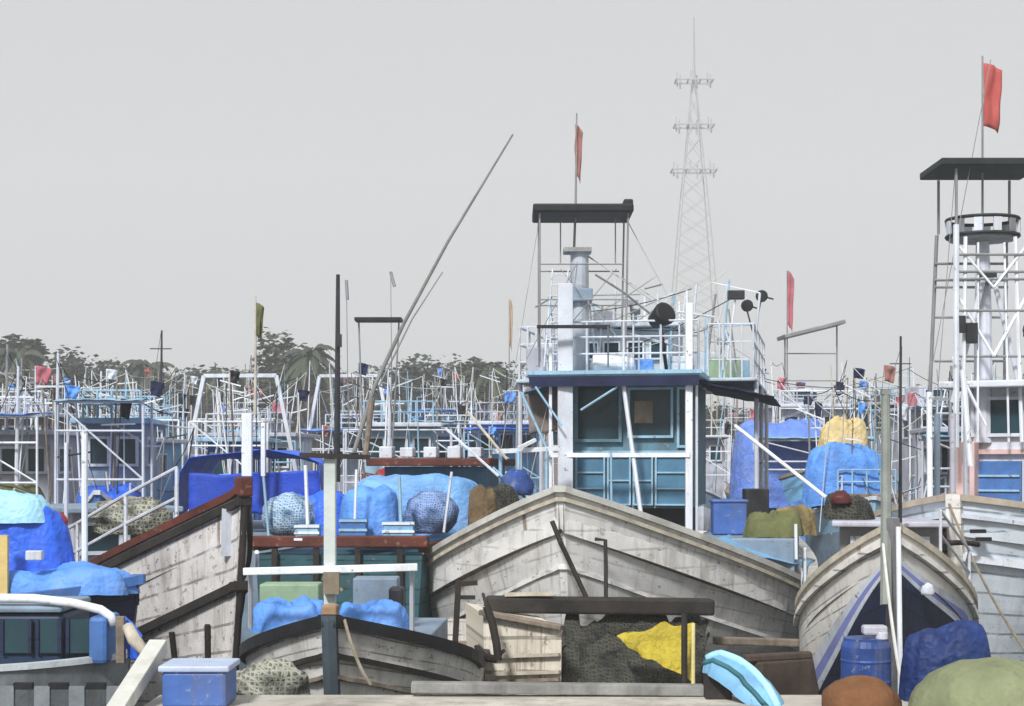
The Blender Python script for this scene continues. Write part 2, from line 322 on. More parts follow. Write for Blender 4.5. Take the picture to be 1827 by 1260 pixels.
# ------------------------------------------------------------------ boats: hull
class Hull:
    def __init__(s, fr, L, B, hb, hw, hs=None, Lb=4.5, Ls=6.0, rake=.8, keel=-.5, pb=.75, ps=2.0, bow_g=None, mid_g=None, stern=.78, blend=1.3):
        s.blend = blend
        s.fr, s.L, s.B, s.hb, s.hw, s.Lb, s.Ls, s.rake, s.keel, s.pb, s.ps, s.stern = fr, L, B, hb, hw, Lb, Ls, rake, keel, pb, ps, stern
        s.hs = hs if hs is not None else hw + .35
        s.bg = bow_g or [(0, .05), (.35, .38), (.6, .66), (1, 1)]
        s.mg = mid_g or [(0, .5), (.25, .88), (.5, .97), (1, 1)]
    def b(s, q):
        x = s.B * math.sin(math.pi / 2 * min(max(q, 0) / s.Lb, 1)) ** s.pb
        t = max(0, (q - s.L * .6) / (s.L * .4)); return x * (1 - (1 - s.stern) * t * t)
    def h(s, q):
        a = s.hw + (s.hb - s.hw) * max(0, 1 - q / s.Ls) ** s.ps
        t = max(0, (q - s.L * .5) / (s.L * .5)); return a + (s.hs - s.hw) * t * t
    def g(s, v, q):
        def it(tab):
            for (a, x), (b, y) in zip(tab, tab[1:]):
                if v <= b: return x + (y - x) * (v - a) / (b - a)
            return tab[-1][1]
        t = min(1, q / (s.Lb * s.blend)); t = t * t * (3 - 2 * t); return it(s.bg) * (1 - t) + it(s.mg) * t
    def pt(s, q, side, v, out=0.0):
        h = s.h(q); z = s.keel + v * (h - s.keel)
        x = max(.045, s.b(q) * s.g(v, q)) + out
        y = q + s.rake * (1 - v) ** 1.25 * max(0, 1 - q / (s.L * .6)) - (out if q < .2 else 0)
        return s.fr(side * x, y, z)
    def sheer(s, q, side, inset=0.0, dz=0.0):
        return s.fr(side * max(.03, s.b(q) - inset), q, s.h(q) + dz)
    def stations(s, n=30): return [s.L * (i / n) ** 1.7 for i in range(n + 1)]
    def both(s, fn, q1=None, n=26):           # path round the bow: left side forward, then right side aft
        st = [q for q in s.stations(n) if q1 is None or q <= q1]
        return [fn(q, -1) for q in reversed(st)] + [fn(q, 1) for q in st]
    def make(s, root, mats, bands=((0, 0),), bulwark=.45, deckmat=None, n=30, rows=16, shift_r=0.0):
        st = s.stations(n); mb = MB()
        bl = [b_ if isinstance(b_[0], tuple) else ((b_[0], b_[0], 1.0), b_[1]) for b_ in bands]
        def lo(k, q):
            if k >= len(bl): return 1.0
            a, b_, ql = bl[k][0]; t = min(1, q / ql); return a + (b_ - a) * t
        seg = []
        for k in range(len(bl)):
            m_ = max(2, round(rows * abs(lo(k + 1, 0) + lo(k + 1, 9) - lo(k, 0) - lo(k, 9)) / 2))
            seg += [(k, i / m_) for i in range(m_)]
        seg.append((len(bl), 0.0))
        def VV(q, sd=-1):
            out = []
            for k, t in seg:
                v = lo(k, q) + (lo(k + 1, q) - lo(k, q)) * t if k < len(bl) else 1.0
                v = min(1.0, v + shift_r * 4 * v * (1 - v) * min(1, q / 1.6)) if sd > 0 else v; out.append(v)
            return out
        def band(j): return bl[seg[j][0]][1]
        nb = len(seg)
        for sd in (-1, 1):
            G = [[s.pt(q, sd, v) for v in VV(q, sd)] for q in st]
            UV = [[(q + (0 if sd < 0 else 31.7), v * (s.hb + .5)) for v in VV(q, sd)] for q in st]
            if sd > 0: G = [list(reversed(r)) for r in G]; UV = [list(reversed(r)) for r in UV]
            mb.grid(G, 0, UV, (lambda i, j, sd=sd: band(j if sd < 0 else nb - 2 - j)))
        V0, V1 = VV(0), VV(s.L)
        for k in range(nb - 1):               # stem face and transom
            mb.add([s.pt(0, -1, V0[k]), s.pt(0, 1, V0[k]), s.pt(0, 1, V0[k + 1]), s.pt(0, -1, V0[k + 1])], [(0, 1, 2, 3)], band(k))
            mb.add([s.pt(s.L, 1, V1[k]), s.pt(s.L, -1, V1[k]), s.pt(s.L, -1, V1[k + 1]), s.pt(s.L, 1, V1[k + 1])], [(0, 1, 2, 3)], band(k))
        top = bl[-1][1]
        for sd in (-1, 1):                    # inside of the bulwark
            G = [[s.sheer(q, sd, 0), s.sheer(q, sd, .07), s.sheer(q, sd, .09, -bulwark)] for q in st]
            if sd < 0: G = [list(reversed(r)) for r in G]
            mb.grid(G, top)
        s.hull = mb.build('hull', mats, root, smooth=False)
        d = MB(); d.grid([[s.sheer(q, -1, .06, -bulwark), s.fr(0, q, s.h(q) - bulwark + .04), s.sheer(q, 1, .06, -bulwark)] for q in st])
        d.build('deck', deckmat or WOOD, root)
    def cap(s, root, m, w=.14, h=.07, name='gunwale', q1=None, dz=.03, inset=.03):
        mb = MB(); mb.sweep(s.both(lambda q, sd: s.sheer(q, sd, inset, dz), q1), w, h); return mb.build(name, m, root)
    def rail(s, root, m, v, w=.08, h=.1, name='rub_rail', q1=None, out=.03):
        mb = MB(); mb.sweep(s.both(lambda q, sd: s.pt(q, sd, v, out), q1), w, h); return mb.build(name, m, root)
    def rail_z(s, root, m, off, w=.08, h=.1, name='rub_rail', q1=None, out=.03):
        def f(q, sd):
            hh = s.h(q); v = (hh - off - s.keel) / (hh - s.keel); return s.pt(q, sd, v, out)
        mb = MB(); mb.sweep(s.both(f, q1), w, h); return mb.build(name, m, root)
    def stem(s, root, m, w=.16, d=.14, top=.12):
        mb = MB(); pts = [s.pt(0, 1, v) for v in [i / 10 for i in range(11)]]; ax = s.fr.a; rr = s.fr.r
        ctr = [(s.fr(0, (p - s.fr.o).dot(ax), p.z)) for p in pts]; ctr.append(ctr[-1] + Vector((0, 0, top)))
        G = []
        for p in ctr: G.append([p - rr * w / 2 + ax * .1, p - rr * w / 2 - ax * d * .7, p - ax * d, p + rr * w / 2 - ax * d * .7, p + rr * w / 2 + ax * .1])
        mb.grid(G); mb.add(G[-1], [(0, 1, 2, 3, 4)]); return mb.build('stem_post', m, root)

def window(root, fr, q, l0, l1, z0, z1, fm, bars=0, t=.05, proud=.02, gm=None, hb=0):
    cx = (l0 + l1) / 2; g = MB(); g.box(fr(cx, q - proud * .5, (z0 + z1) / 2), (l1 - l0, .03, z1 - z0), fr.m)
    w = g.build('window', gm or GLASS, root)
    f = MB(); y = q - proud - .02
    for a, b in ((l0, l0), (l1, l1)): f.box(fr(a, y, (z0 + z1) / 2), (t, .06, z1 - z0 + t), fr.m)
    for z in (z0, z1): f.box(fr(cx, y, z), (l1 - l0 - t, .056, t), fr.m)
    for k in range(bars):
        f.box(fr(l0 + (l1 - l0) * (k + 1) / (bars + 1), y, (z0 + z1) / 2), (t * .6, .05, z1 - z0 - t), fr.m)
    for k in range(hb):
        f.box(fr(cx, y + .004, z0 + (z1 - z0) * (k + 1) / (hb + 1)), (l1 - l0 - t, .045, t * .6), fr.m)
    f.build('window_frame', fm, w); return w
def side_window(root, fr, l, q0, q1, z0, z1, fm, t=.05):
    s = 1 if l > 0 else -1
    g = MB(); g.box(fr(l + s * .01, (q0 + q1) / 2, (z0 + z1) / 2), (.03, q1 - q0, z1 - z0), fr.m); w = g.build('window', GLASS, root)
    f = MB(); y = l + s * .035
    for a in (q0, q1): f.box(fr(y, a, (z0 + z1) / 2), (.06, t, z1 - z0 + t), fr.m)
    for z in (z0, z1): f.box(fr(y, (q0 + q1) / 2, z), (.056, q1 - q0 - t, t), fr.m)
    f.build('window_frame', fm, w)
def railing(root, pts, z0, hts, m, r=.02, posts=True, name='railing', sub=1):
    mb = MB(); pts = [Vector(p) for p in pts]
    for h in hts: mb.tube([p + Vector((0, 0, h)) for p in pts], r, 6)
    if posts:
        for a, b in zip(pts, pts[1:]):
            for k in range(sub): p = a.lerp(b, k / sub); mb.tube([p, p + Vector((0, 0, max(hts)))], r * 1.1, 6)
        mb.tube([pts[-1], pts[-1] + Vector((0, 0, max(hts)))], r * 1.1, 6)
    return mb.build(name, m, root)
def sag(a, b, d, n=12):
    a, b = Vector(a), Vector(b); return [a.lerp(b, i / n) - Vector((0, 0, d * 4 * (i / n) * (1 - i / n))) for i in range(n + 1)]
def flag(root, p, w, h, m, seed=0, name='flag', dirv=(1, .25, 0), droop=.5, m2=None):
    """cloth hanging from the pole top p, folded by still air"""
    d = Vector(dirv).normalized(); n = Vector((-d.y, d.x, 0)); G = []; a, b = 14, 10
    for i in range(a + 1):
        row = []
        for j in range(b + 1):
            u, v = j / b, i / a
            x = u * w * (1 - .35 * v * droop); z = -v * h - u * u * h * .18 * droop
            y = .07 * math.sin(u * 9 + v * 3 + seed) * u * (w / .6) + .05 * noise.noise(Vector((u * 3, v * 3, seed)))
            row.append(Vector(p) + d * x + n * y + Vector((0, 0, z)))
        G.append(row)
    mb = MB(); mb.grid(G, mif=(lambda i, j: 1 if (m2 and i > a * .55) else 0)); return mb.build(name, [m, m2] if m2 else m, root, smooth=True, solid=.006)
def cloth(p00, p10, p01, p11, sagz, amp, seed, n=18, m_=14, fq=2.0):
    """wrinkled sheet between four corners"""
    G = []
    for i in range(n + 1):
        row = []
        for j in range(m_ + 1):
            u, v = i / n, j / m_
            p = Vector(p00).lerp(Vector(p10), u).lerp(Vector(p01).lerp(Vector(p11), u), v)
            q = noise.noise(Vector((p.x * fq + seed, p.y * fq, p.z * fq))) + .5 * noise.noise(Vector((p.x * fq * 3 + seed, p.y * fq * 3, p.z * fq * 3)))
            row.append(p + Vector((q * amp * .4, q * amp, q * amp - sagz * 16 * u * (1 - u) * v * (1 - v))))
        G.append(row)
    return G
def ring_tarp(c, rx, ry, z0, z1, seed, amp=.12, n=64, m_=20, sq=.6, skirt=.0, peak=.5):
    """sheet thrown over a load: lumpy top and draped, folded sides"""
    G = []; c = Vector(c); h = z1 - z0
    def rg(v): return 1 - 2 * abs(noise.noise(v))
    for i in range(m_ + 1):
        t = i / m_; row = []
        for j in range(n + 1):
            a = 2 * math.pi * (j % n) / n; ca, sa = math.cos(a), math.sin(a)
            k = (abs(ca) ** 4 + abs(sa) ** 4) ** -.25; k = 1 + (k - 1) * sq
            lump = noise.noise(Vector((ca * 1.1 + seed * 1.7, sa * 1.1, 2.2))) 
            if t < .5: r = t / .5 * .80; z = z1 + h * peak * .25 * (1 - r * r)
            else: u = (t - .5) / .5; r = .80 + .20 * math.sin(u * math.pi / 2) ** .8; z = z1 - h * (1 - math.cos(u * math.pi / 2)) ** .85
            fold = rg(Vector((ca * 3.1 + seed, sa * 3.1, t * .7))) * max(0, t - .4) * .16 + rg(Vector((ca * 8 + seed, sa * 8, t))) * max(0, t - .45) * .06
            x, y = ca * r, sa * r
            q = noise.noise(Vector((x * 1.6 + seed, y * 1.6, seed * .7))) * 1.5 + .5 * rg(Vector((x * 3.3 + seed, y * 3.3, 1.0))) + .15 * rg(Vector((x * 9 + seed, y * 9, 4.0)))
            w = 1 if t < .75 else max(.25, 1 - (t - .75) * 3)
            row.append(Vector((c.x + ca * rx * (k * r + fold + .12 * lump * t), c.y + sa * ry * (k * r + fold), c.z + z + q * amp * w)))
        G.append(row)
    return G

# ------------------------------------------------------------------ the setting: water, quay, far shore
def water_mat():
    m = bpy.data.materials.new('harbour_water'); m.use_nodes = True; n = m.node_tree.nodes; l = m.node_tree.links; b = n['Principled BSDF']
    b.inputs['Base Color'].default_value = (.012, .02, .018, 1); b.inputs['Roughness'].default_value = .12
    tc = n.new('ShaderNodeTexCoord'); t = n.new('ShaderNodeTexNoise'); t.inputs['Scale'].default_value = 2.2; t.inputs['Detail'].default_value = 6
    l.new(tc.outputs['Object'], t.inputs['Vector']); bp = n.new('ShaderNodeBump'); bp.inputs['Strength'].default_value = .45; bp.inputs['Distance'].default_value = .1
    l.new(t.outputs['Fac'], bp.inputs['Height']); l.new(bp.outputs[0], b.inputs['Normal']); return m
mb = MB(); mb.add([(-590, -60, 0), (590, -60, 0), (590, 118, 0), (-590, 118, 0)], [(0, 1, 2, 3)])
tag(mb.build('water', water_mat()), 'dark harbour water between the moored boats', 'water', kind='structure')
SHOREM = mat('shore_earth', (.10, .10, .065), .3, (.06, .06, .04), .4, .95, scale=.2, streak=False)
mb = MB(); mb.grid([[Vector((x, y, z)) for x in (-590, -200, 0, 200, 590)] for y, z in ((110, -.8), (116, .9), (125, 1.4), (450, 1.5))])
tag(mb.build('ground', SHOREM), 'low far shore beyond the harbour', 'shore', kind='structure')
QZ = 1.05
mb = MB()
def prism(poly, z0, z1):
    n = len(poly); vs = [(x, y, z0) for x, y in poly] + [(x, y, z1) for x, y in poly]
    mb.add(vs, [tuple(reversed(range(n))), tuple(range(n, 2 * n))] + [(i, (i + 1) % n, n + (i + 1) % n, n + i) for i in range(n)])
prism([(-40, -50), (40, -50), (40, 13.8), (-3.0, 13.8), (-3.0, 12.7), (-40, 12.7)], -1.0, QZ)
o = mb.build('quay', CONC, bevel=.02); tag(o, 'pale concrete quay in the foreground', 'quay', kind='structure')
mb = MB(); mb.beam((-.85, 13.72, QZ + .075), (1.62, 13.72, QZ + .05), .14, .09)
tag(mb.build('timber_kerb', mat('grey_kerb_timber', (.22, .22, .21), .3, (.05, .045, .04), .5, .85, scale=3), bevel=.01), 'long grey timber lying along the quay edge below the big boat', 'timber')

# ------------------------------------------------------------------ A: the big white boat in the middle
fA = Frame(.60, 20.0, 11)
A = thing('fishing_boat', fA(0, 0, 0), 'largest fishing boat, weathered white bow in the middle with white wheelhouse and flag mast', 'fishing boat')
hA = Hull(fA, 17.5, 3.0, 2.68, 1.06, 1.5, Lb=4.6, Ls=5.6, rake=.95, keel=-.6, pb=.86, ps=1.65,
          bow_g=[(0, .12), (.2, .40), (.4, .63), (.55, .76), (.7, .86), (.85, .94), (1, 1)], mid_g=[(0, .5), (.15, .74), (.3, .87), (.5, .95), (.75, .985), (1, 1)], blend=.75)
SHADEHULL = mat('shaded_stained_planking', (.075, .062, .05), .4, (.16, .12, .07), .5, .8, planks=.2, coord='UV', chips=.4)  # stained planks, with the shade under the bow put into their colour
hA.make(A, [HULL_A, SHADEHULL, HULL_D], bands=((0, 1), (.36, 0)), bulwark=.5)
hA.cap(A, mat('pale_grey_cap_timber', (.50, .50, .47), .2, (.2, .16, .12), .5, .8, streak=False), .17, .08)
mb = MB(); mb.sweep(hA.both(lambda q, sd: hA.sheer(q, sd, .0, -.10) + fA.r * (sd * .02) - fA.a * .01), .03, .05)
mb.build('sheer_moulding', PALEWOOD, A)
hA.rail_z(A, HULL_A, .95, .03, .05, name='side_rail', out=.01)
# stem: dark scarred seam, raking to the right
mb = MB(); pts = [P(985, 930, 19.86), P(1000, 968, 19.8), P(1020, 1010, 19.86), P(1046, 1066, 19.86)]
mb.tube(pts, .03, 6); mb.build('bow_chain', DKWOOD, A)
mb = MB(); mb.tube([P(1062, 962, 20.05), P(1080, 964, 20.0), P(1081, 1010, 19.97), P(1081, 1066, 19.9)], .026, 6); mb.build('hanging_rope', DKROPE, A)
# fender log across the bow
mb = MB(); mb.beam(P(868, 1078, 19.72), P(1272, 1083, 19.98), .26, .20); mb.build('bow_fender_log', DKWOOD, A, bevel=.03)
mb = MB(); mb.beam(P(900, 1061, 19.68), P(985, 1059, 19.7), .16, .035); mb.build('highlight_strip', PALEWOOD, A)  # pale strip draws the highlight above the log as colour
# black iron anchor at the left bow
mb = MB()
mb.beam(P(812, 1152, 20.75), P(818, 1036, 20.75), .075); mb.beam(P(818, 1042, 20.75), P(852, 1040, 20.75), .07, .06)
mb.beam(P(818, 1066, 20.75), P(848, 1066, 20.75), .06, .05)
mb.build('iron_bracket', RUST, A)
mb = MB()
mb.tube([P(868, 1082, 18.3), P(878, 1110, 18.25), P(886, 1150, 18.2), P(889, 1178, 18.2)], .045, 6)
mb.tube([P(848, 1152, 18.2), P(862, 1172, 18.15), P(882, 1176, 18.2), P(900, 1160, 18.25)], [.02, .05, .05, .02], 6)
mb.tube([P(868, 1082, 18.3), P(862, 1060, 19.6)], .02, 6)
mb.build('anchor', RUST, A)
# small marks: bolts, patched planks
for px, py in ((920, 985), (944, 992), (1115, 1015), (1218, 1046), (1180, 1060), (785, 1012)):
    pass
# wheelhouse -------------------------------------------------------
qf = 6.55                                    # front of the wheelhouse
zf, zt = 2.30, 4.36
CABIN = mat('weathered_teal_blue_cabin', (.105, .215, .275), .25, (.10, .10, .09), .45, .6, chips=.25, chipcol=(.30, .36, .38))
mb = MB(); mb.box(fA(0, qf + 1.7, (zf + zt) / 2), (2.1, 3.4, zt - zf), fA.m); mb.box(fA(0, qf + 1.2, 1.45), (2.0, 1.7, 1.73), fA.m, 1)
wall = mb.build('wheelhouse_wall', [CABIN, mat('underdeck_shade', (.015, .022, .04), .4, (.04, .04, .04), .4, .7)], A)  # lower box has the underdeck shade put into its dark colour
window(A, fA, qf - .02, -.80, -.08, 3.40, 4.32, CABIN, t=.05)
window(A, fA, qf - .02, .06, .76, 3.46, 4.24, SKYBLUE, t=.04)
window(A, fA, qf - .02, .86, 1.00, 3.30, 4.24, SKYBLUE, t=.04)
for l0, l1, hb in ((-.80, -.34, 2), (-.28, .08, 1), (.14, .44, 1), (.50, 1.0, 2)):
    mb = MB(); mb.box(fA((l0 + l1) / 2, qf - .03, 2.75), (l1 - l0, .03, .78), fA.m)
    p = mb.build('wall_panel', TEALPANEL, A)
    f = MB()
    for a in (l0, l1): f.box(fA(a, qf - .06, 2.75), (.03, .05, .80), fA.m)
    for k in range(hb + 2): f.box(fA((l0 + l1) / 2, qf - .06, 2.36 + .78 * k / (hb + 1)), (l1 - l0 - .03, .045, .025), fA.m)
    f.build('panel_frame', SKYBLUE, p)
mb = MB(); mb.box(fA(.05, qf - .07, 3.2), (2.1, .08, .07), fA.m); mb.build('window_sill', SKYBLUE, A)
mb = MB(); mb.beam(fA(-1.2, 5.86, 3.16), fA(1.1, 5.84, 3.16), .05, .07); mb.build('front_rail', WHITE, A)
mb = MB(); mb.box(fA(.30, qf - .055, 3.86), (.30, .02, .36), fA.m); mb.build('cardboard_sheet', WOOD, A)
for l, q, z0, z1, w, mm in ((-.90, 5.95, 1.95, 5.9, .24, OFFWHITE), (-1.13, 5.9, 2.2, 4.95, .05, WHITE), (1.08, 5.9, 1.2, 5.55, .11, WHITE), (1.2, 5.95, 1.25, 4.4, .04, OFFWHITE)):
    mb = MB(); mb.beam(fA(l, q, z0), fA(l, q, z1), w); mb.build('post', mm, A, bevel=.008)
for a, b, r_ in (((1112, 682), (1146, 935), .035), ((1036, 732), (1102, 690), .02), ((1090, 805), (1091, 895), .02), ((930, 700), (975, 800), .022), ((955, 690), (1003, 760), .018)):
    mb = MB(); mb.tube([P(*a, 25.75), P(*b, 25.7)], r_, 6); mb.build('leaning_pole', WHITE if r_ > .03 else SKYBLUE, A)
# roof fascia, upper deck, awning
mb = MB(); mb.box(fA(-.1, 7.8, 4.45), (2.75, 4.1, .10), fA.m); mb.build('wheelhouse_roof', SKYBLUE, A, bevel=.02)
mb = MB(); mb.box(fA(-.1, 5.76, 4.33), (2.7, .04, .16), fA.m); mb.build('roof_shade_strip', NAVYCLOTH, A)  # navy strip stands in for the shade under the roof edge
mb = MB(); mb.box(fA(-.1, 5.74, 4.47), (2.8, .05, .06), fA.m); mb.build('roof_edge', SKYBLUE, A)
mb = MB(); mb.box(fA(0, 10.2, 4.44), (4.1, 5.0, .06), fA.m); mb.build('upper_deck', mat('pale_blue_deck_paint', (.40, .50, .56), .15, (.2, .18, .15), .4, .6), A, bevel=.02)
mb = MB()
mb.grid(cloth(fA(1.1, 6.9, 4.36), fA(2.35, 7.2, 4.10), fA(1.1, 11.5, 4.36), fA(2.35, 11.5, 4.10), .02, .04, 3))
mb.build('awning', NAVYCLOTH, A, smooth=True, solid=.02)
mb = MB()
mb.grid(cloth(fA(-1.15, 6.6, 4.36), fA(-1.75, 6.9, 4.22), fA(-1.15, 9.5, 4.36), fA(-1.75, 9.5, 4.22), .02, .03, 5))
mb.build('awning', TEALPANEL, A, smooth=True, solid=.02)
for l in (-2.0, 2.05):
    for q in (7.9, 10, 12.5):
        mb = MB(); mb.tube([fA(l, q, .9), fA(l, q, 4.4)], .04, 8); mb.build('deck_post', OFFWHITE, A)
railing(A, [fA(-1.2, 6.3, 4.52), fA(1.2, 6.3, 4.52)], 0, (.28, .55, .8), OFFWHITE, .018, sub=4)
railing(A, [fA(1.25, 7.8, 4.48), fA(2.0, 7.8, 4.48), fA(2.0, 12.6, 4.48)], 0, (.3, .6, .9), OFFWHITE, .016, sub=4)
railing(A, [fA(-1.25, 7.8, 4.48), fA(-2.0, 7.8, 4.48), fA(-2.0, 12.6, 4.48)], 0, (.3, .6, .9), OFFWHITE, .02, sub=5)
# steering house on the upper deck
mb = MB(); mb.box(fA(-.25, 9.4, 4.93), (1.7, 1.8, .9), fA.m); mb.build('bridge_wall', mat('bridge_pale_paint', (.55, .60, .64), .12, (.25, .22, .18), .4, .55), A)
for l0, l1 in ((-1.0, -.72), (-.62, -.34), (-.2, .08), (.2, .5)): window(A, fA, 8.49, l0, l1, 4.85, 5.15, WHITE, t=.03)
mb = MB(); mb.box(fA(-.25, 9.3, 5.43), (2.0, 2.2, .06), fA.m); mb.build('bridge_roof', OFFWHITE, A, bevel=.015)
mb = MB(); mb.beam(P(958, 583, 25.6), P(1088, 583, 25.7), .07, .05); mb.build('crossbar', BLACK, A)
for px in (962, 1085): mb = MB(); mb.tube([P(px, 583, 25.65), P(px, 655, 25.9)], .014, 6); mb.build('crossbar_stay', GREYMETAL, A)
r2 = random.Random(91)
for k in range(30):
    l = r2.uniform(-1.7, 2.0); q = r2.uniform(7.6, 11.5); z1 = r2.uniform(5.2, 6.3); a = fA(l, q, 4.48); b = fA(l + r2.uniform(-.25, .25), q, z1)
    mb = MB(); mb.tube([a, b], r2.uniform(.012, .024), 6); mb.build('pole', r2.choice([WHITE, WHITE, OFFWHITE, SKYBLUE, GREYMETAL]), A)
    if k % 3 == 0: mb = MB(); mb.tube([b, fA(r2.uniform(-1.7, 2.0), q + .2, r2.uniform(4.9, 6.2))], .012, 6); mb.build('cross_tube', r2.choice([WHITE, OFFWHITE, SKYBLUE]), A)
    if k % 6 == 2: mb = MB(); mb.box(b, (r2.uniform(.14, .3), .15, r2.uniform(.06, .2))); mb.build('lamp_housing', r2.choice([DARKMETAL, GREYMETAL, WHITE]), A, bevel=.01)
for k in range(10):
    a = fA(r2.uniform(-1.9, 2.0), r2.uniform(7.6, 9), r2.uniform(5.2, 6.4)); b = fA(r2.uniform(-1.9, 2.0), r2.uniform(7.6, 9), r2.uniform(4.6, 5.8)); mb = MB(); mb.tube(sag(a, b, .08, 8), .008, 4); mb.build('rigging_line', WHROPE if k % 2 else DKROPE, A)
# mast tower: column, frame, black canopy, flag
fm = 27.0
mb = MB(); mb.lathe(P(1034, 600, fm), [(.17, -.62), (.155, .5), (.15, 1.35), (.19, 1.36), (.19, 1.42)], 14); mb.build('mast_column', mat('blue_grey_mast_paint', (.42, .47, .53), .2, (.15, .13, .12), .4, .55), A, smooth=False)
mb = MB(); mb.box(P(1034, 528, fm - .05), (.42, .4, .22)); mb.build('mast_box', BLUEGREY, A, bevel=.02)
mb = MB(); mb.box(P(1030, 448, fm), (.46, .46, .07)); mb.build('mast_cap', GREYMETAL, A)
mb = MB()
for px, dy in ((962, -.5), (962, .5), (1117, -.5), (1117, .5)):
    mb.tube([P(px, 388, fm) + Vector((0, dy, 0)), P(px + (0 if px < 1000 else -5), 650, fm) + Vector((0, dy, 0))], .016, 6)
for px in (1000, 1098): mb.tube([P(px, 388, fm), P(px, 470, fm)], .011, 6)
for py, x0, x1 in ((478, 962, 1108), (540, 962, 1117)):
    for dy in (-.5, .5): mb.tube([P(x0, py, fm) + Vector((0, dy, 0)), P(x1, py, fm) + Vector((0, dy, 0))], .013, 6)
mb.build('mast_frame', GREYMETAL, A)
mb = MB(); mb.box(P(1038, 381, fm), (1.64, 1.25, .14)); mb.box(P(1117, 376, fm), (.16, 1.1, .22), None); mb.build('mast_canopy', BLACK, A, bevel=.03)
mb = MB(); mb.tube([P(1024, 450, fm), P(1027, 372, fm), P(1029, 202, fm)], [.022, .02, .012], 6); mb.build('flagpole', GREYMETAL, A)
flag(A, P(1026, 222, fm), .13, .84, BROWNFLAG, 2, droop=.9)
mb = MB(); mb.tube([P(1062, 490, fm), P(1110, 520, fm), P(1160, 560, fm)], .02, 6); mb.tube([P(1150, 515, 26.5), P(1182, 507, 26.5)], .02, 6); mb.tube([P(985, 530, fm), P(955, 548, fm)], .02, 6)
mb.tube([P(1040, 450, fm), P(940, 640, 25.6)], .008, 5); mb.tube([P(1040, 450, fm), P(1240, 590, 26)], .008, 5); mb.build('mast_stays', GREYMETAL, A)
# searchlight and twin lamps
mb = MB(); mb.lathe(P(1178, 566, 26.2), [(.02, -.2), (.13, -.16), (.19, .1), (.19, .16), (.15, .17)], 16, 0, Matrix.Rotation(R(65), 3, 'X') @ Matrix.Rotation(R(30), 3, 'Y')); mb.tube([P(1178, 575, 26.3), P(1190, 667, 26.3)], .03, 6)
mb.build('searchlight', BLACK, A, smooth=True)
for px, py in ((1332, 545), (1358, 528)):
    mb = MB(); mb.lathe(P(px, py, 28.5), [(.03, -.1), (.09, -.06), (.11, .07), (.09, .09)], 12, 0, Matrix.Rotation(R(100), 3, 'X')); mb.tube([P(px, py + 6, 28.5), P(1345, 600, 28.5)], .014, 6); mb.tube([P(px, py, 28.5), P(px + 22, py + 6, 28.5)], .016, 6)
    mb.build('deck_lamp', DARKMETAL, A)
mb = MB(); mb.tube([P(1345, 595, 28.5), P(1345, 690, 28.5)], .02, 6); mb.build('lamp_post', OFFWHITE, A)
for px, y0 in ((1130, 560), (1140, 600), (1212, 575), (1262, 560), (1290, 575)):
    mb = MB(); mb.tube([P(px, y0, 27.2), P(px, 660, 27.2)], .016, 6); mb.build('aerial', OFFWHITE, A)
mb = MB(); c = P(1205, 0, 28.4); mb.box((c.x, c.y, 4.68), (.5, .5, .42)); mb.build('locker', PALEBLUE, A, bevel=.02)
mb = MB(); c = P(1290, 0, 28.6); mb.box((c.x, c.y, 4.68), (.55, .5, .42)); mb.build('locker', GREENP, A, bevel=.02)
for k, (px, py, D, w, h, m) in enumerate(((955, 640, 26.6, .3, .5, LILAC), (1075, 560, 27.6, .34, .3, WHITE), (1150, 640, 26.9, .28, .3, TARP2), (1255, 640, 28.6, .4, .5, OFFWHITE), (1320, 655, 29.0, .3, .4, SKYBLUE))):
    c = P(px, py, D); D = max(D, 27.4) if k != 1 else 29.2; c = P(px, py, D); mb = MB(); mb.box((c.x, c.y, (5.47 if k == 1 else 4.48) + h / 2), (w, .4, h)); tag(mb.build('deck_box', m, bevel=.03), ('lilac box at the left rail of the big boat\'s upper deck', 'white box on the bridge roof behind the mast column', 'faded blue box under the black searchlight', 'chalky white box right of the searchlight', 'sky blue box at the right rail of the upper deck')[k], 'box')
mb = MB(); mb.lathe(Vector((P(1095, 600, 26.4).x, 26.6, 4.67)), [(.02, -.36), (.14, -.33), (.16, -.3), (.16, .3), (.14, .33), (.02, .36)], 16, 0, Matrix.Rotation(R(90), 3, 'Y')); tag(mb.build('life_raft', WHITE, smooth=False), 'white drum-shaped life raft on the big wheelhouse roof', 'life raft')
mb = MB()
for sx in (-.13, .13): mb.tube([P(985, 655, 26.3) + Vector((sx, 0, 0)), P(1000, 480, 26.8) + Vector((sx, 0, 0))], .014, 6)
for k in range(9): p = P(985, 655, 26.3).lerp(P(1000, 480, 26.8), (k + .5) / 9); mb.tube([p + Vector((-.13, 0, 0)), p + Vector((.13, 0, 0))], .010, 5)
mb.build('mast_ladder', OFFWHITE, A)
mb = MB(); mb.tube([P(1240, 560, 27), P(1205, 556, 27), P(1275, 566, 27)], .02, 6); mb.tube([P(1235, 640, 27), P(1236, 540, 27)], .022, 6); mb.build('radar_bar', OFFWHITE, A)
for k, (x0, y0, x1, y1) in enumerate(((1036, 450, 1340, 640), (1036, 470, 940, 880), (1117, 390, 1225, 590), (962, 390, 895, 800), (1100, 480, 1000, 600), (1000, 480, 1100, 600))):
    mb = MB(); mb.tube([P(x0, y0, 27), P(x1, y1, 26.0)], .007, 5); mb.build('rigging_line', GREYMETAL, A)
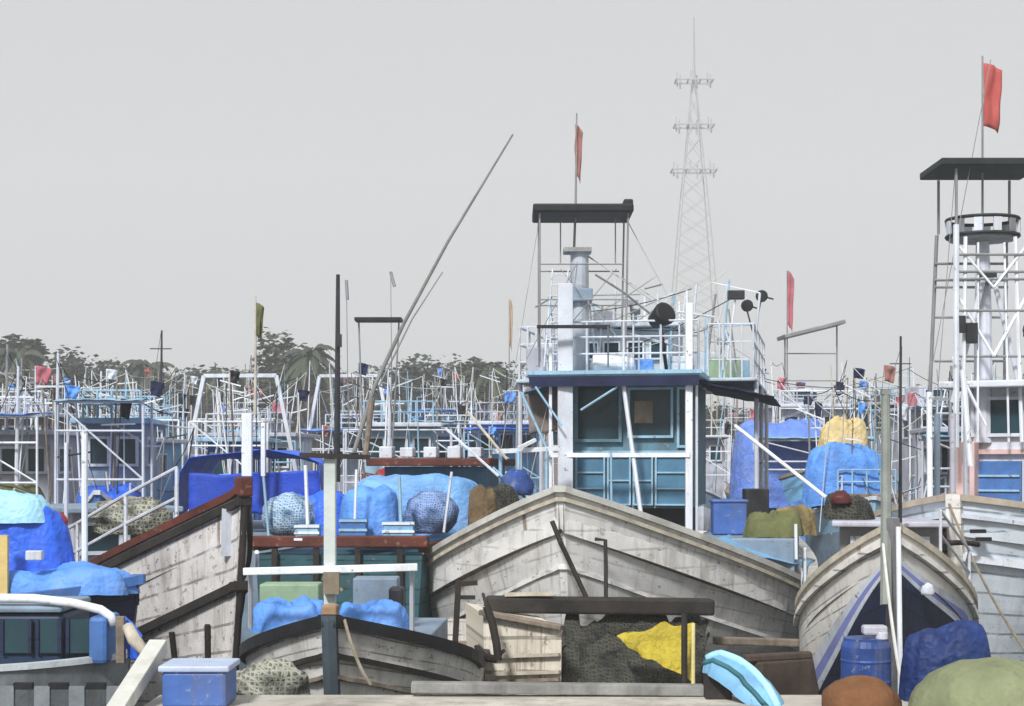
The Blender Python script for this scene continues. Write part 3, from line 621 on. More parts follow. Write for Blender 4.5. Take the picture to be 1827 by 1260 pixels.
# deck rails and loose poles at the front left of the wheelhouse
mb = MB(); mb.beam(P(880, 806, 24.9), P(1000, 800, 25.3), .07, .07); mb.beam(P(925, 800, 24.9), P(955, 785, 25.1), .05, .05); mb.build('guard_rail', WHITE, A)
for px, y0, y1, D in ((893, 805, 905, 24.8), (925, 805, 895, 24.9), (975, 800, 880, 25.2)):
    mb = MB(); mb.tube([P(px, y0, D), P(px, y1, D)], .028, 6); mb.build('guard_post', SKYBLUE, A)
mb = MB(); c = P(920, 0, 24.3); mb.box((c.x, c.y, 1.6), (.6, .5, 1.65), fA.m); mb.build('bow_locker', BLUEGREY, A, bevel=.02)
mb = MB(); mb.blob(P(920, 872, 24.2), (.26, .3, .28), .2, 2, 3); mb.build('blue_canvas_roll', PLBLUE, A, smooth=True)
mb = MB(); mb.grid(cloth(P(940, 690, 27.5), P(1000, 690, 27.5), P(945, 775, 27.5), P(1000, 770, 27.5), 0, .05, 9)); mb.build('side_curtain', mat('brown_grey_curtain', (.23, .19, .17), .2, (.1, .08, .07), .4, .85), A, smooth=True, solid=.01)
mb = MB(); mb.tube([P(1312, 760, 25.2), P(1474, 888, 23.4)], .028, 8)
tag(mb.build('bamboo_pole', WHITE), 'thin white pole slanting down over the big boat\'s right side', 'pole')
for k, (a, b) in enumerate((((795, 765), (890, 850)), ((835, 735), (905, 820)), ((880, 835), (955, 905)))):
    mb = MB(); mb.tube([P(*a, 25.4 - k * .3), P(*b, 24.6 - k * .3)], .022, 6); mb.build('boat_hook_pole', (OFFWHITE, PALEWOOD, SKYBLUE)[k], A)
# gear on the right side deck
mb = MB(); mb.box(fA(2.0, 6.4, 1.26), (1.5, 3.4, 1.3), fA.m); mb.build('cargo_hatch', BLUEGREY, A, bevel=.03)
mb = MB(); c = P(1380, 955, 24.6); c.z = 1.92; mb.grid(ring_tarp(c, .42, .3, 0, .26, 71, .09, peak=.3, sq=.1)); o = mb.build('canvas_heap', OLIVE, smooth=True); tag(o, 'olive canvas heap lying on the right deck of the big boat', 'canvas')
mb = MB(); c = P(1418, 952, 25.0); c.z = 1.92; mb.grid(ring_tarp(c, .32, .25, 0, .34, 75, .08, peak=.3, sq=.1)); tag(mb.build('canvas_heap', mat('straw_brown_canvas', (.26, .20, .09), .35, (.06, .05, .03), .5, .85, streak=False, bump=.5, bdist=.04, crease=True), smooth=True), 'straw brown canvas heap right of the olive one on the big boat', 'canvas')
mb = MB(); c = P(1500, 0, 20.4); mb.blob((c.x, c.y, 2.56), (.13, .13, .12), .15, 2, 4); tag(mb.build('float', mat('dark_red_plastic', (.08, .012, .015), .3, (.03, .02, .02), .4, .5), smooth=True), 'dark red float on the black net behind the cream striped bow', 'float')
mb = MB(); c = P(862, 950, 22.6); mb.grid(ring_tarp(c, .2, .25, 0, .5, 77, .1, peak=.5, sq=.1)); tag(mb.build('sack_heap', mat('brown_sacking', (.16, .11, .06), .4, (.05, .05, .03), .5, .9, streak=False, bump=.5, bdist=.04, crease=True), smooth=True), 'brown sacking bundled on the big boat\'s left bulwark', 'sack')
mb = MB(); c = P(895, 930, 23.4); mb.grid(ring_tarp(c, .26, .3, 0, .40, 78, .1, peak=.5, sq=.1)); tag(mb.build('net_heap', DARKNET, smooth=True), 'dark net heaped inside the big boat\'s bow, left', 'net')
mb = MB(); c = P(1515, 0, 20.6); mb.grid(ring_tarp((c.x, c.y, 2.31), .30, .3, 0, .2, 8, .08, peak=.5, sq=.1)); tag(mb.build('net_heap', DARKNET, smooth=True), 'black net heap on the low roof behind the cream striped bow', 'net')
mb = MB(); c = P(1300, 0, 25.4); mb.box((c.x, c.y, 2.17), (.52, .4, .5)); mb.box((c.x, c.y, 2.44), (.57, .45, .05))
tag(mb.build('cool_box', PLBLUE2, bevel=.03), 'blue cool box beside the white post on the big boat', 'box')
mb = MB(); c = P(1348, 0, 26.2); mb.box((c.x, c.y, 2.27), (.38, .4, .7)); tag(mb.build('engine_crate', DARKMETAL, bevel=.02), 'dark upright crate right of the blue cool box', 'crate')
mb = MB(); mb.tube([P(1420, 935, 24.0), P(1421, 998, 24.0)], .025, 6); mb.build('side_post', WHITE, A)
mb = MB(); mb.grid(cloth(P(1255, 972, 23.2), P(1440, 1012, 24.2), P(1300, 955, 24.6), P(1455, 1000, 25.4), .0, .04, 4)); mb.build('deck_sheet', LTBLUE, A, smooth=True, solid=.01)

# ------------------------------------------------------------------ B: bow on the left
fB = Frame(-2.97, 18.0, -28)
B = thing('fishing_boat', fB(0, 0, 0), 'tall grey plank bow with red-brown stem head, left of the white T-shaped post', 'fishing boat')
hB = Hull(fB, 8.5, 1.25, 2.68, 1.25, 1.4, Lb=5.0, Ls=4.6, rake=.6, keel=-.5, pb=1.0, ps=1.12,
          bow_g=[(0, .12), (.35, .5), (.6, .74), (1, 1)], mid_g=[(0, .55), (.3, .88), (.6, .97), (1, 1)])
hB.make(B, [HULL_B], bulwark=.45)
hB.cap(B, REDWOOD, .15, .09, dz=.05)
hB.rail_z(B, DKWOOD, .08, .06, .09, name='sheer_strake', out=.025)
hB.rail_z(B, DKWOOD, 1.02, .08, .10, out=.03)
hB.stem(B, DKWOOD, .07, .06, .0)
mb = MB(); mb.box(fB(0, .02, 2.76), (.16, .2, .22), fB.m); mb.build('stem_head', REDWOOD, B, bevel=.02)
mb = MB(); mb.beam(hB.pt(.22, -1, .80, .03), hB.pt(.22, -1, .97, .03), .12, .05); mb.build('bow_plate', OFFWHITE, B)
for q in (.55, 1.3): 
    mb = MB(); mb.tube([hB.pt(q, -1, v, .035) for v in (.30, .4, .5, .56)], .035, 6); mb.build('hull_rib', DKWOOD, B)
mb = MB(); mb.tube([hB.pt(.5, -1, .36, .03), hB.pt(.03, -1, .40, .03)], .025, 6); mb.build('bow_cleat_bar', DKWOOD, B)
railing(B, [hB.sheer(q, -1, .05) for q in (1.2, 2.2, 3.4, 4.8, 6.5)], 0, (.35, .7), OFFWHITE, .022)
mb = MB(); mb.box(fB(-.1, 6.0, 1.7), (1.3, 2.0, 1.3), fB.m); mb.build('cabin_wall', LILAC, B, bevel=.02)
window(B, fB, 4.98, -.65, -.1, 1.8, 2.2, OFFWHITE); window(B, fB, 4.98, .0, .45, 1.8, 2.2, OFFWHITE)
mb = MB(); mb.box(fB(-.1, 5.9, 2.39), (1.6, 2.5, .08), fB.m); mb.build('cabin_roof', BLUEGREY, B, bevel=.02)
mb = MB(); mb.blob(fB(-.1, 2.9, 1.35), (.5, .7, .35), .3, 2, 21); tag(mb.build('net_heap', GREYNET, smooth=True), 'grey net heap inside the tall grey bow on the left', 'net')

# ------------------------------------------------------------------ C: low bow in front with the white T-shaped post
fC = Frame(-1.74, 15.5, 3)
Cb = thing('fishing_boat', fC(0, 0, 0), 'low grey bow with black gunwale pointing at the quay, white T-shaped post behind its stem', 'fishing boat')
hC = Hull(fC, 6.2, 1.25, 1.52, .80, .95, Lb=2.1, Ls=2.6, rake=.5, keel=-.45, pb=.9, ps=1.15,
          bow_g=[(0, .1), (.35, .5), (.6, .74), (1, 1)])
hC.make(Cb, [HULL_C], bulwark=.3)
hC.cap(Cb, BLACK, .16, .12, dz=.0)
hC.rail_z(Cb, DKWOOD, .34, .05, .05)
hC.rail_z(Cb, WOOD, .55, .05, .04, name='lower_rail')
hC.stem(Cb, mat('slate_stem_paint', (.06, .08, .10), .3, (.03, .03, .03), .4, .7), .14, .1, .05)
mb = MB(); mb.box(fC(0, .03, 1.60), (.15, .16, .13), fC.m); mb.build('stem_head', mat('tan_wood', (.30, .19, .11), .3, (.1, .07, .05), .4, .8), Cb, bevel=.02)
D = 16.4
mb = MB(); mb.beam(P(589, 1105, D), P(589, 818, D), .12, .10); post = mb.build('mast_post', mat('greenish_white_paint', (.50, .55, .53), .12, (.22, .2, .15), .5, .6), Cb, bevel=.01)
mb = MB(); mb.beam(P(434, 1020, D - .08), P(745, 1012, D - .08), .05, .075); mb.build('crossbar', WHITE, Cb, bevel=.008)
mb = MB(); mb.beam(P(535, 812, D - .07), P(660, 816, D - .07), .07, .05); mb.build('top_bar', DKWOOD, Cb)
mb = MB(); mb.box(P(592, 1040, D - .1), (.16, .12, .22)); mb.tube([P(575, 1030, D - .12), P(610, 1055, D - .12)], .03, 6); mb.build('rope_lashing', ROPE, Cb)
for px, y0, y1 in ((447, 1022, 1120), (735, 1012, 1130), (458, 985, 1020)):
    mb = MB(); mb.tube([P(px, y0, D), P(px, y1, D + .3)], .025, 6); mb.build('bar_post', OFFWHITE, Cb)
mb = MB(); mb.grid(ring_tarp((0, 0, 0), .01, .01, 0, 0, 1)) if False else None
def load(name, c, rx, ry, h, m, label, cat='tarpaulin', seed=1, amp=.08, group=None, peak=.5):
    mb = MB(); mb.grid(ring_tarp(c, rx, ry, 0, h, seed, amp, peak=peak)); o = mb.build(name, m, smooth=True); return tag(o, label, cat, group)
mb = MB(); mb.box(fC(0, 2.4, .9), (1.6, 2.4, .62), fC.m); mb.build('hatch', BLUEGREY, Cb, bevel=.02)
c = P(518, 1108, 17.3); load('tarpaulin', (c.x, c.y, c.z - .1), .38, .45, .24, TARP2, 'faded blue tarpaulin left of the T-shaped post on the low bow', seed=4)
c = P(668, 1112, 17.2); load('tarpaulin', (c.x, c.y, c.z - .1), .36, .4, .22, TARP2, 'faded blue tarpaulin right of the T-shaped post on the low bow', seed=6)
mb = MB(); c = P(520, 0, 18.2); mb.box((c.x, c.y, 1.45), (.66, .4, .46)); tag(mb.build('fish_box', GREENP, bevel=.02), 'dull green fish box behind the faded blue tarpaulin', 'box')
mb = MB(); c = P(672, 0, 18.3); mb.box((c.x, c.y, 1.48), (.5, .4, .52)); tag(mb.build('fish_box', BLUEGREY, bevel=.02), 'blue-grey fish box right of the T-shaped post', 'box')
mb = MB(); c = P(708, 0, 17.8); mb.box((c.x, c.y, 1.44), (.16, .3, .45)); tag(mb.build('fuel_can', DARKMETAL, bevel=.03), 'dark fuel can between the low bow and the big white hull', 'can')

# ------------------------------------------------------------------ D1: stern with red-brown cap seen between the bows
fD = Frame(-2.42, 22.6, 10)
D1 = thing('fishing_boat', fD(0, 0, 0), 'teal boat with red-brown beams and blue net bundles, behind the white T-shaped post', 'fishing boat')
mb = MB(); L = 8.0
prof = [(-.95, -.4), (-1.12, .5), (-1.2, 1.75), (1.2, 1.75), (1.12, .5), (.95, -.4)]
G = [[fD(x * (1 - .35 * max(0, (q - 5) / 3) ** 2), q, z) for x, z in prof] for q in (0, 1, 2, 3, 4, 5, 6, 7, 8)]
mb.grid(G); mb.add(G[0], [(0, 1, 2, 3, 4, 5)]); mb.add(G[-1], [(5, 4, 3, 2, 1, 0)])
mb.build('hull', mat('teal_hull_paint', (.03, .10, .12), .3, (.05, .05, .05), .5, .65, planks=.2, chips=.3), D1)
mb = MB(); mb.beam(fD(-1.25, -.05, 1.93), fD(1.3, -.05, 1.95), .16, .16); mb.build('stern_beam', REDWOOD, D1, bevel=.02)
for s in (-1, 1): mb = MB(); mb.beam(fD(s * 1.2, .05, 1.85), fD(s * 1.15, 5, 1.85), .14, .12); mb.build('gunwale', REDWOOD, D1, bevel=.02)
for l in (-.9, -.3, .3, .9): mb = MB(); mb.beam(fD(l, -.06, 1.1), fD(l, -.06, 1.85), .08, .08); mb.build('transom_rib', DKWOOD, D1)
mb = MB(); mb.grid([[fD(x, q, 1.68) for x in (-1.17, 1.17)] for q in (.02, 5)]); mb.build('deck', WOOD, D1)
# cabin with red-brown roof
mb = MB(); mb.box(fD(.45, 5.0, 2.35), (1.7, 1.8, 1.25), fD.m); mb.build('cabin_wall', TEALPANEL, D1, bevel=.02)
window(D1, fD, 4.08, -.3, .2, 2.35, 2.7, OFFWHITE); window(D1, fD, 4.08, .45, .95, 2.35, 2.7, OFFWHITE)
mb = MB(); mb.box(fD(.42, 4.9, 3.05), (2.05, 2.4, .13), fD.m); mb.build('cabin_roof', REDWOOD, D1, bevel=.02)
mb = MB()
for l in (-.4, -.05, .35, .75, 1.1): mb = MB(); mb.box(fD(l, 4.3, 3.21), (.22, .25, .18 + .04 * math.sin(l * 9)), fD.m); mb.build('roof_locker', OFFWHITE, D1, bevel=.02)
# boom, second boom, mast on D1
mb = MB(); mb.tube([P(632, 806, 27.6), P(668, 690, 27.8), P(720, 578, 28), P(800, 430, 28), P(915, 240, 28)], [.04, .038, .032, .026, .016], 8); mb.build('boom', mat('grey_bamboo', (.20, .20, .19), .2, (.1, .1, .09), .3, .7), D1)
mb = MB(); mb.tube([P(676, 690, 28.6), P(735, 570, 28.6), P(790, 485, 28.6)], [.018, .014, .009], 6); mb.build('boom_stay', GREYMETAL, D1)
mb = MB(); mb.tube([P(652, 812, 27.3), P(664, 712, 27.3)], .05, 8); mb.build('boom_crutch', WOOD, D1)
mb = MB(); mb.box(P(676, 571, 30), (.86, .5, .06)); mb.build('lamp_bar', BLACK, D1)
for px in (640, 712): mb = MB(); mb.tube([P(px, 572, 30), P(px + (8 if px < 660 else -12), 800, 30)], .016, 6); mb.build('lamp_bar_post', GREYMETAL, D1)
mb = MB(); mb.tube([P(601, 860, 28.3), P(602, 700, 28.3), P(603, 490, 28.3)], [.06, .05, .034], 8); mb.box(P(605, 608, 28.2), (.09, .09, .22)); mb.build('mast', DARKMETAL, D1)
for a, b in (((697, 485), (704, 512)), ((618, 500), (620, 535))):
    mb = MB(); mb.tube([P(*a, 30.5), P(*b, 30.5)], .03, 6)
    if a[0] == 697:
        mb.tube([P(697, 485, 30.5), P(700, 800, 31)], .007, 5)
    else: mb.tube([P(618, 500, 30.5), P(622, 800, 31)], .008, 5)
    mb.build('aerial', GREYMETAL, D1)
# net bundles on D1
def bundle(px, py, D, r, m, label, seed, name='net_bundle', cat='net'):
    mb = MB(); mb.blob(P(px, py, D), r, .14, 2.0, seed, 26, 18, -.8); return tag(mb.build(name, m, smooth=True), label, cat, 'blue bundles on the boats')
bundle(515, 922, 23.2, (.38, .4, .33), BLUENET, 'round pale blue mesh bundle left of the T-shaped post', 1)
bundle(768, 918, 23.6, (.40, .4, .34), BLUENET2, 'deep blue net bundle beside the big boat\'s left bulwark', 3)
c = P(660, 960, 23.6); load('tarpaulin', (c.x, c.y, c.z), .42, .5, .66, TARP2, 'bright blue tarpaulin load just right of the T-shaped post', seed=22, amp=.08, peak=.2)
c = P(745, 960, 25.0); load('tarpaulin', (c.x, c.y, c.z), 1.0, .6, .86, mat('light_blue_tarpaulin', (.16, .36, .68), .2, (.3, .34, .42), .3, .6, streak=False, scale=3, bump=.4, fine=12, bdist=.05, crease=True), 'wide light blue tarpaulin behind the net bundle, below the red-brown roof', seed=23, amp=.08, peak=.2)
c = P(568, 962, 25.4); load('tarpaulin', (c.x, c.y, c.z), .5, .5, .66, TARP, 'blue tarpaulin load behind the T-shaped post, left side', seed=24, amp=.08, peak=.2)
def crate(px, py, D, w, h, m, label):
    o = thing('fish_crate', P(px, py, D), label, 'crate', 'blue fish crates'); p = P(px, py, D)
    mb = MB(); mb.box(p + Vector((0, 0, h / 2)), (w, .35, h)); mb.build('crate_body', m, o, bevel=.015)
    mb = MB()
    for zz in (.0, .5, 1.0): mb.box(p + Vector((0, -.18, .02 + zz * (h - .04))), (w + .03, .03, .035))
    mb.build('crate_rib', WHITE if m is not MIDBLUE else SKYBLUE, o)
crate(632, 964, 22.75, .36, .3, MIDBLUE, 'mid blue crate with pale ribs right beside the T-shaped post')
crate(712, 964, 22.75, .42, .26, LTBLUE, 'light blue white-ribbed crate on the red-brown stern beam, centre')
crate(550, 964, 22.75, .32, .22, SKYBLUE, 'sky blue white-ribbed crate in front of the round mesh bundle')
for k, (a, b) in enumerate((((632, 965), (636, 838)), ((716, 955), (712, 850)), ((792, 950), (806, 842)), ((550, 965), (545, 830)), ((480, 965), (470, 850)))):
    mb = MB(); mb.tube([P(*a, 22.7), P(*b, 22.75)], .02 + .006 * (k % 2), 6); mb.build('stern_post', (WHITE, SKYBLUE, OFFWHITE, WHITE, SKYBLUE)[k], D1)

# ------------------------------------------------------------------ D2: boat with the blue tarpaulin tent
fE = Frame(-4.25, 26.4, -3)
D2 = thing('fishing_boat', fE(0, 0, 0), 'boat under a bright blue tarpaulin tent behind the red-brown stem head', 'fishing boat')
mb = MB(); prof = [(-.9, -.4), (-1.15, .5), (-1.25, 1.9), (1.25, 1.9), (1.15, .5), (.9, -.4)]
G = [[fE(x, q, z) for x, z in prof] for q in (0, 2, 4, 6)]; mb.grid(G); mb.add(G[0], [(0, 1, 2, 3, 4, 5)]); mb.add(G[-1], [(5, 4, 3, 2, 1, 0)])
mb.build('hull', BLUEGREY, D2)
mb = MB(); mb.grid([[fE(x, q, 1.8) for x in (-1.2, 1.2)] for q in (.02, 6)]); mb.build('deck', WOOD, D2)
mb = MB()
rows = [(-1.2, 2.25), (-1.15, 2.9), (-1.0, 3.14), (0, 3.24), (.7, 3.2), (1.1, 3.05), (1.16, 2.4)]
G = []
for i in range(19):
    q = i / 18 * 4.2; row = []
    for k in range(25):
        t = k / 24 * (len(rows) - 1); a = min(int(t), len(rows) - 2); u = t - a
        x = rows[a][0] + (rows[a + 1][0] - rows[a][0]) * u; z = rows[a][1] + (rows[a + 1][1] - rows[a][1]) * u
        nz_ = noise.noise(Vector((x * 2.2, q * 1.6, 3))) * .09 + noise.noise(Vector((x * 6, q * 5, 3))) * .03
        row.append(fE(x + nz_ * .5, q + .1 + nz_ * .5, z + nz_ - .06 * math.sin(q * 2.2) ** 2))
    G.append(row)
mb.grid(G); mb.build('tarpaulin_tent', TARP, D2, smooth=True, solid=.008)
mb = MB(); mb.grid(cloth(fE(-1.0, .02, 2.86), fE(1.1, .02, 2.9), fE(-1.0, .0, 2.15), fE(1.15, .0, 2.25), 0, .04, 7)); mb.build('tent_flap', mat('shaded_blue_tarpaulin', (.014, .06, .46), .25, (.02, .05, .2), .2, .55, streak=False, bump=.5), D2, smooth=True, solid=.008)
for px, y0, y1, D in ((441, 738, 850, 25.9), (470, 755, 850, 26.0)):
    mb = MB(); mb.beam(P(px, y1, D), P(px, y0, D), .16 if px == 441 else .07, .12); mb.build('tent_post', WHITE, D2, bevel=.01)
mb = MB(); mb.tube([P(455, 740, 27), P(456, 640, 27), P(456, 528, 27)], [.028, .02, .012], 6); mb.build('flagpole', PALEWOOD, D2)
flag(D2, P(456, 540, 27), .14, .55, OLIVE, 5, droop=.8)

# ------------------------------------------------------------------ left foreground: blue decked boat and low cabin boat
fF = Frame(-4.0, 17.4, -90)                  # lies across the view; bow at the right
Fb = thing('fishing_boat', fF(0, 0, 0), 'boat heaped with blue tarpaulins at the left edge of the photo', 'fishing boat')
hF = Hull(fF, 7.0, .75, 1.75, 1.55, 1.7, Lb=1.6, Ls=2, rake=.3, keel=-.4)
hF.make(Fb, [NAVY], bulwark=.25)
hF.cap(Fb, MIDBLUE, .14, .1)
c = P(120, 1046, 17.25); load('tarpaulin', (c.x - .1, c.y + .1, 1.62), .78, .42, .22, TARP2, 'creased blue tarpaulin spread along the left boat\'s deck', seed=12, amp=.07)
c = P(25, 985, 17.5); load('tarpaulin', (c.x - .2, c.y + .1, 1.75), .75, .42, .72, TARP, 'high blue tarpaulin mound at the left edge of the photo', seed=14, amp=.1)
mb = MB(); mb.grid(ring_tarp((P(20, 900, 17.5).x - .15, 17.55, 2.38), .55, .4, 0, .26, 15, .05)); tag(mb.build('tarpaulin', TARPC, smooth=True), 'pale cyan sheet over the top of the blue mound', 'tarpaulin')
mb = MB(); mb.beam(P(6, 1062, 16.9), P(6, 955, 16.9), .10, .06); tag(mb.build('plank', YCREAM), 'yellow upright board at the left edge of the photo', 'board')
mb = MB(); mb.blob(P(98, 935, 17.6), (.14, .14, .13), .2, 2, 5); tag(mb.build('float', REDPLAST, smooth=True), 'red net float on the left boat', 'float')
mb = MB(); mb.blob(P(72, 918, 17.7), (.16, .16, .14), .2, 2, 6); tag(mb.build('float', LILAC, smooth=True), 'lilac net float beside the red one', 'float')
mb = MB(); mb.box(P(62, 991, 16.95), (.17, .1, .1)); tag(mb.build('tin', OFFWHITE, bevel=.01), 'small white tin on the blue tarpaulin', 'tin')
mb = MB(); mb.tube([P(151, 1010, 17.6), P(151, 770, 17.6)], .035, 8); mb.build('mast', WHITE, Fb)
mb = MB(); mb.tube([P(118, 1000, 17.8), P(118, 790, 17.8)], .022, 8); mb.build('side_post', OFFWHITE, Fb)
mb = MB(); mb.blob(P(240, 935, 20.6), (.5, .4, .35), .35, 2.4, 31); tag(mb.build('net_heap', GREYNET, smooth=True), 'grey-green net heap left of the tall grey bow', 'net')

fL = Frame(-3.45, 14.6, -90)
Lc = thing('cabin_boat', fL(0, 0, 0), 'low cabin boat with dark windows and white rail in the bottom left corner', 'boat')
hL = Hull(fL, 6.5, .9, 1.27, 1.24, 1.3, Lb=1.2, Ls=2, rake=.15, keel=-.4, mid_g=[(0, .7), (.3, .95), (1, 1)])
GREYSIDE = mat('grey_side_paint', (.20, .23, .25), .2, (.1, .09, .08), .5, .6, chips=.2)
hL.make(Lc, [GREYSIDE], bulwark=.1)
hL.cap(Lc, mat('silver_grey_rail', (.52, .57, .60), .1, (.25, .22, .2), .4, .45), .1, .05)
# scupper slots in the side
for px in (42, 105, 172):
    mb = MB(); p = P(px, 1224, 13.66); mb.box(p, (.16, .06, .055)); mb.build('scupper', BLACK, Lc)
for px in (12, 76, 138, 205):
    mb = MB(); mb.box(P(px, 1248, 13.64), (.13, .05, .22)); mb.build('side_rib', GREYSIDE, Lc)
# low dark cabin with rounded white roof edge
mb = MB(); mb.box(P(60, 1135, 14.75) + Vector((-.6, .0, 0)), (2.0, .9, .5)); mb.build('cabin_wall', mat('deep_navy_paint', (.012, .028, .065), .4, (.03, .04, .03), .4, .5), Lc, bevel=.05)
for x0, x1 in ((5, 55), (68, 108), (122, 165)):
    mb = MB(); a = P(x0, 1165, 14.28); b = P(x1, 1105, 14.28); mb.box((a + b) / 2, (b.x - a.x, .03, b.z - a.z)); w = mb.build('window', GLASS, Lc)
    f = MB(); f.beam(Vector((a.x, a.y - .02, a.z)), Vector((a.x, a.y - .02, b.z)), .03); f.beam(Vector((b.x, a.y - .02, a.z)), Vector((b.x, a.y - .02, b.z)), .03); f.build('window_frame', NAVY, w)
mb = MB(); z = P(0, 1078, 14.3).z
mb.tube([P(-160, 1066, 14.25), P(60, 1068, 14.25), P(130, 1076, 14.25), P(180, 1088, 14.25), P(198, 1100, 14.25), P(204, 1116, 14.25)], .04, 8); mb.build('roof_rail', WHITE, Lc, smooth=True)
mb = MB(); mb.box(P(40, 1078, 14.75) + Vector((-.6, 0, 0)), (2.2, 1.0, .07)); mb.build('cabin_roof', BLUEGREY, Lc, bevel=.03)
mb = MB(); mb.box(P(187, 1138, 14.45), (.17, .5, .42)); mb.build('cabin_corner', MIDBLUE, Lc, bevel=.04)
mb = MB(); mb.beam(P(215, 1100, 14.1), P(216, 1182, 14.1), .07); mb.build('corner_post', WOOD, Lc)
# mooring gear by it
mb = MB(); mb.tube([P(228, 1118, 14.0), P(240, 1142, 13.9), P(262, 1168, 13.8)], [.05, .06, .04], 8); tag(mb.build('canvas_fender', PALEWOOD, smooth=True), 'pale canvas fender at the end of the cabin boat', 'fender')
mb = MB(); mb.beam(P(205, 1275, 12.55), P(283, 1152, 13.7), .15, .12); tag(mb.build('gangplank', mat('pale_grey_plank', (.55, .56, .52), .15, (.3, .25, .2), .4, .7), bevel=.01), 'pale plank slanting from quay to the cabin boat', 'plank')
mb = MB(); mb.grid(cloth(P(222, 1100, 14.2), P(252, 1135, 14.0), P(226, 1178, 14.2), P(248, 1180, 14.0), 0, .03, 2)); tag(mb.build('blue_cloth', TARP, smooth=True, solid=.01), 'small blue cloth hanging at the cabin boat\'s end', 'cloth')
ob = thing('plastic_tub', (P(345, 0, 13.1).x, 13.1, QZ), 'square blue plastic tub with pale rim on the quay, left', 'tub')
mb = MB(); x0, x1 = P(288, 0, 13.0).x, P(404, 0, 13.0).x; zt = P(0, 1198, 13.0).z
mb.box(((x0 + x1) / 2, 13.25, (QZ + zt) / 2), (x1 - x0, .5, zt - QZ)); mb.build('tub_body', PLBLUE2, ob, bevel=.03)
mb = MB(); mb.box(((x0 + x1) / 2, 13.25, zt + .02), (x1 - x0 + .05, .55, .05)); mb.build('rim', mat('pale_blue_plastic', (.42, .50, .68), .1, (.3, .3, .32), .3, .4), ob, bevel=.015)
ob.location.z = QZ
# ------------------------------------------------------------------ G: cream bow with blue stripe and navy hull, right
fG = Frame(3.87, 16.5, 11)
Gb = thing('fishing_boat', fG(0, 0, 0), 'cream bow with blue stripe and navy lower hull pointing at the quay on the right', 'fishing boat')
hG = Hull(fG, 6.0, 1.0, 2.36, 1.22, 1.35, Lb=2.3, Ls=2.5, rake=.45, keel=-.45, pb=.85, ps=1.1,
          bow_g=[(0, .05), (.35, .40), (.55, .60), (.8, .84), (1, 1)])
hG.make(Gb, [NAVY, CREAM, STRIPE_B, OFFWHITE], bands=((0, 0), ((.86, .42, 1.9), 3), ((.875, .47, 1.9), 2), ((.89, .54, 1.9), 3), ((.905, .62, 1.9), 1)), bulwark=.35, rows=20, shift_r=.30)
hG.cap(Gb, PALEWOOD, .12, .07)
hG.rail_z(Gb, CREAM, .13, .05, .06)
hG.stem(Gb, mat('grey_stem_paint', (.15, .15, .16), .3, (.06, .06, .06), .4, .7), .13, .1, .1)
mb = MB(); mb.tube([P(1581, 1080, 16.3), P(1581, 880, 16.6), P(1580, 702, 16.7)], [.06, .055, .045], 8); mb.box(P(1580, 700, 16.7), (.09, .09, .05)); mb.build('mast', mat('grey_green_mast', (.22, .24, .22), .2, (.1, .1, .08), .4, .6), Gb)
mb = MB(); mb.tube([P(1609, 1420, 15.9), P(1603, 940, 16.1)], .026, 8); tag(mb.build('mooring_pole', WHITE), 'thin white pole standing in front of the cream and navy bow', 'pole')
mb = MB(); mb.tube([P(1606, 960, 17.3), P(1607, 600, 17.3)], [.022, .012], 6); mb.build('aerial', DARKMETAL, Gb)
mb = MB(); mb.blob(P(1655, 1056, 16.8), (.07, .05, .09), .2, 2, 2); tag(mb.build('float', OFFWHITE, smooth=True), 'small white float hanging on the dark side of the navy bow', 'float')
mb = MB(); mb.box(fG(.1, 4.3, 1.75), (1.2, 1.4, 1.0), fG.m); mb.build('cabin_wall', GREYMETAL, Gb, bevel=.02)
mb = MB(); mb.box(fG(.1, 4.2, 2.28), (1.4, 1.8, .07), fG.m); mb.build('cabin_roof', LILAC, Gb, bevel=.02)
window(Gb, fG, 3.58, -.35, .0, 1.8, 2.1, OFFWHITE); window(Gb, fG, 3.58, .2, .55, 1.8, 2.1, OFFWHITE)
railing(Gb, [hG.sheer(q, 1, .05) for q in (.8, 1.8, 3)], 0, (.3, .55), OFFWHITE, .016)
railing(Gb, [hG.sheer(q, -1, .05) for q in (1.8, 3, 4)], 0, (.3, .55), OFFWHITE, .016)

# ------------------------------------------------------------------ H: pale blue-white boat with crow's nest tower at the right edge
fH = Frame(5.45, 20.0, 30)
H = thing('fishing_boat', fH(0, 0, 0), 'pale blue-white boat with tall white crow\'s nest tower at the right edge', 'fishing boat')
hH = Hull(fH, 14, 2.1, 2.58, 1.95, 2.0, Lb=3.6, Ls=5, rake=.75, keel=-.5, pb=.8, ps=1.5,
          bow_g=[(0, .08), (.35, .45), (.6, .72), (1, 1)])
hH.make(H, [PALEBLUE, HULL_D], bulwark=.45)
hH.cap(H, mat('pale_tan_timber', (.44, .38, .30), .2, (.2, .15, .1), .4, .8), .15, .08)
hH.rail_z(H, WHITE, .72, .09, .09); hH.rail_z(H, OFFWHITE, .2, .05, .05, name='upper_rail')
hH.stem(H, CREAM, .18, .12, .06)
mb = MB()
for px, py in ((1745, 948), (1755, 962)): mb.box(P(px, py, 19.9), (.18, .08, .045))
mb.build('hawse_plate', BLACK, H)
mb = MB(); mb.tube([P(1680, 970, 19.6), P(1720, 968, 19.7), P(1745, 972, 19.9)], .035, 6); mb.build('bow_cleat', DKWOOD, H)
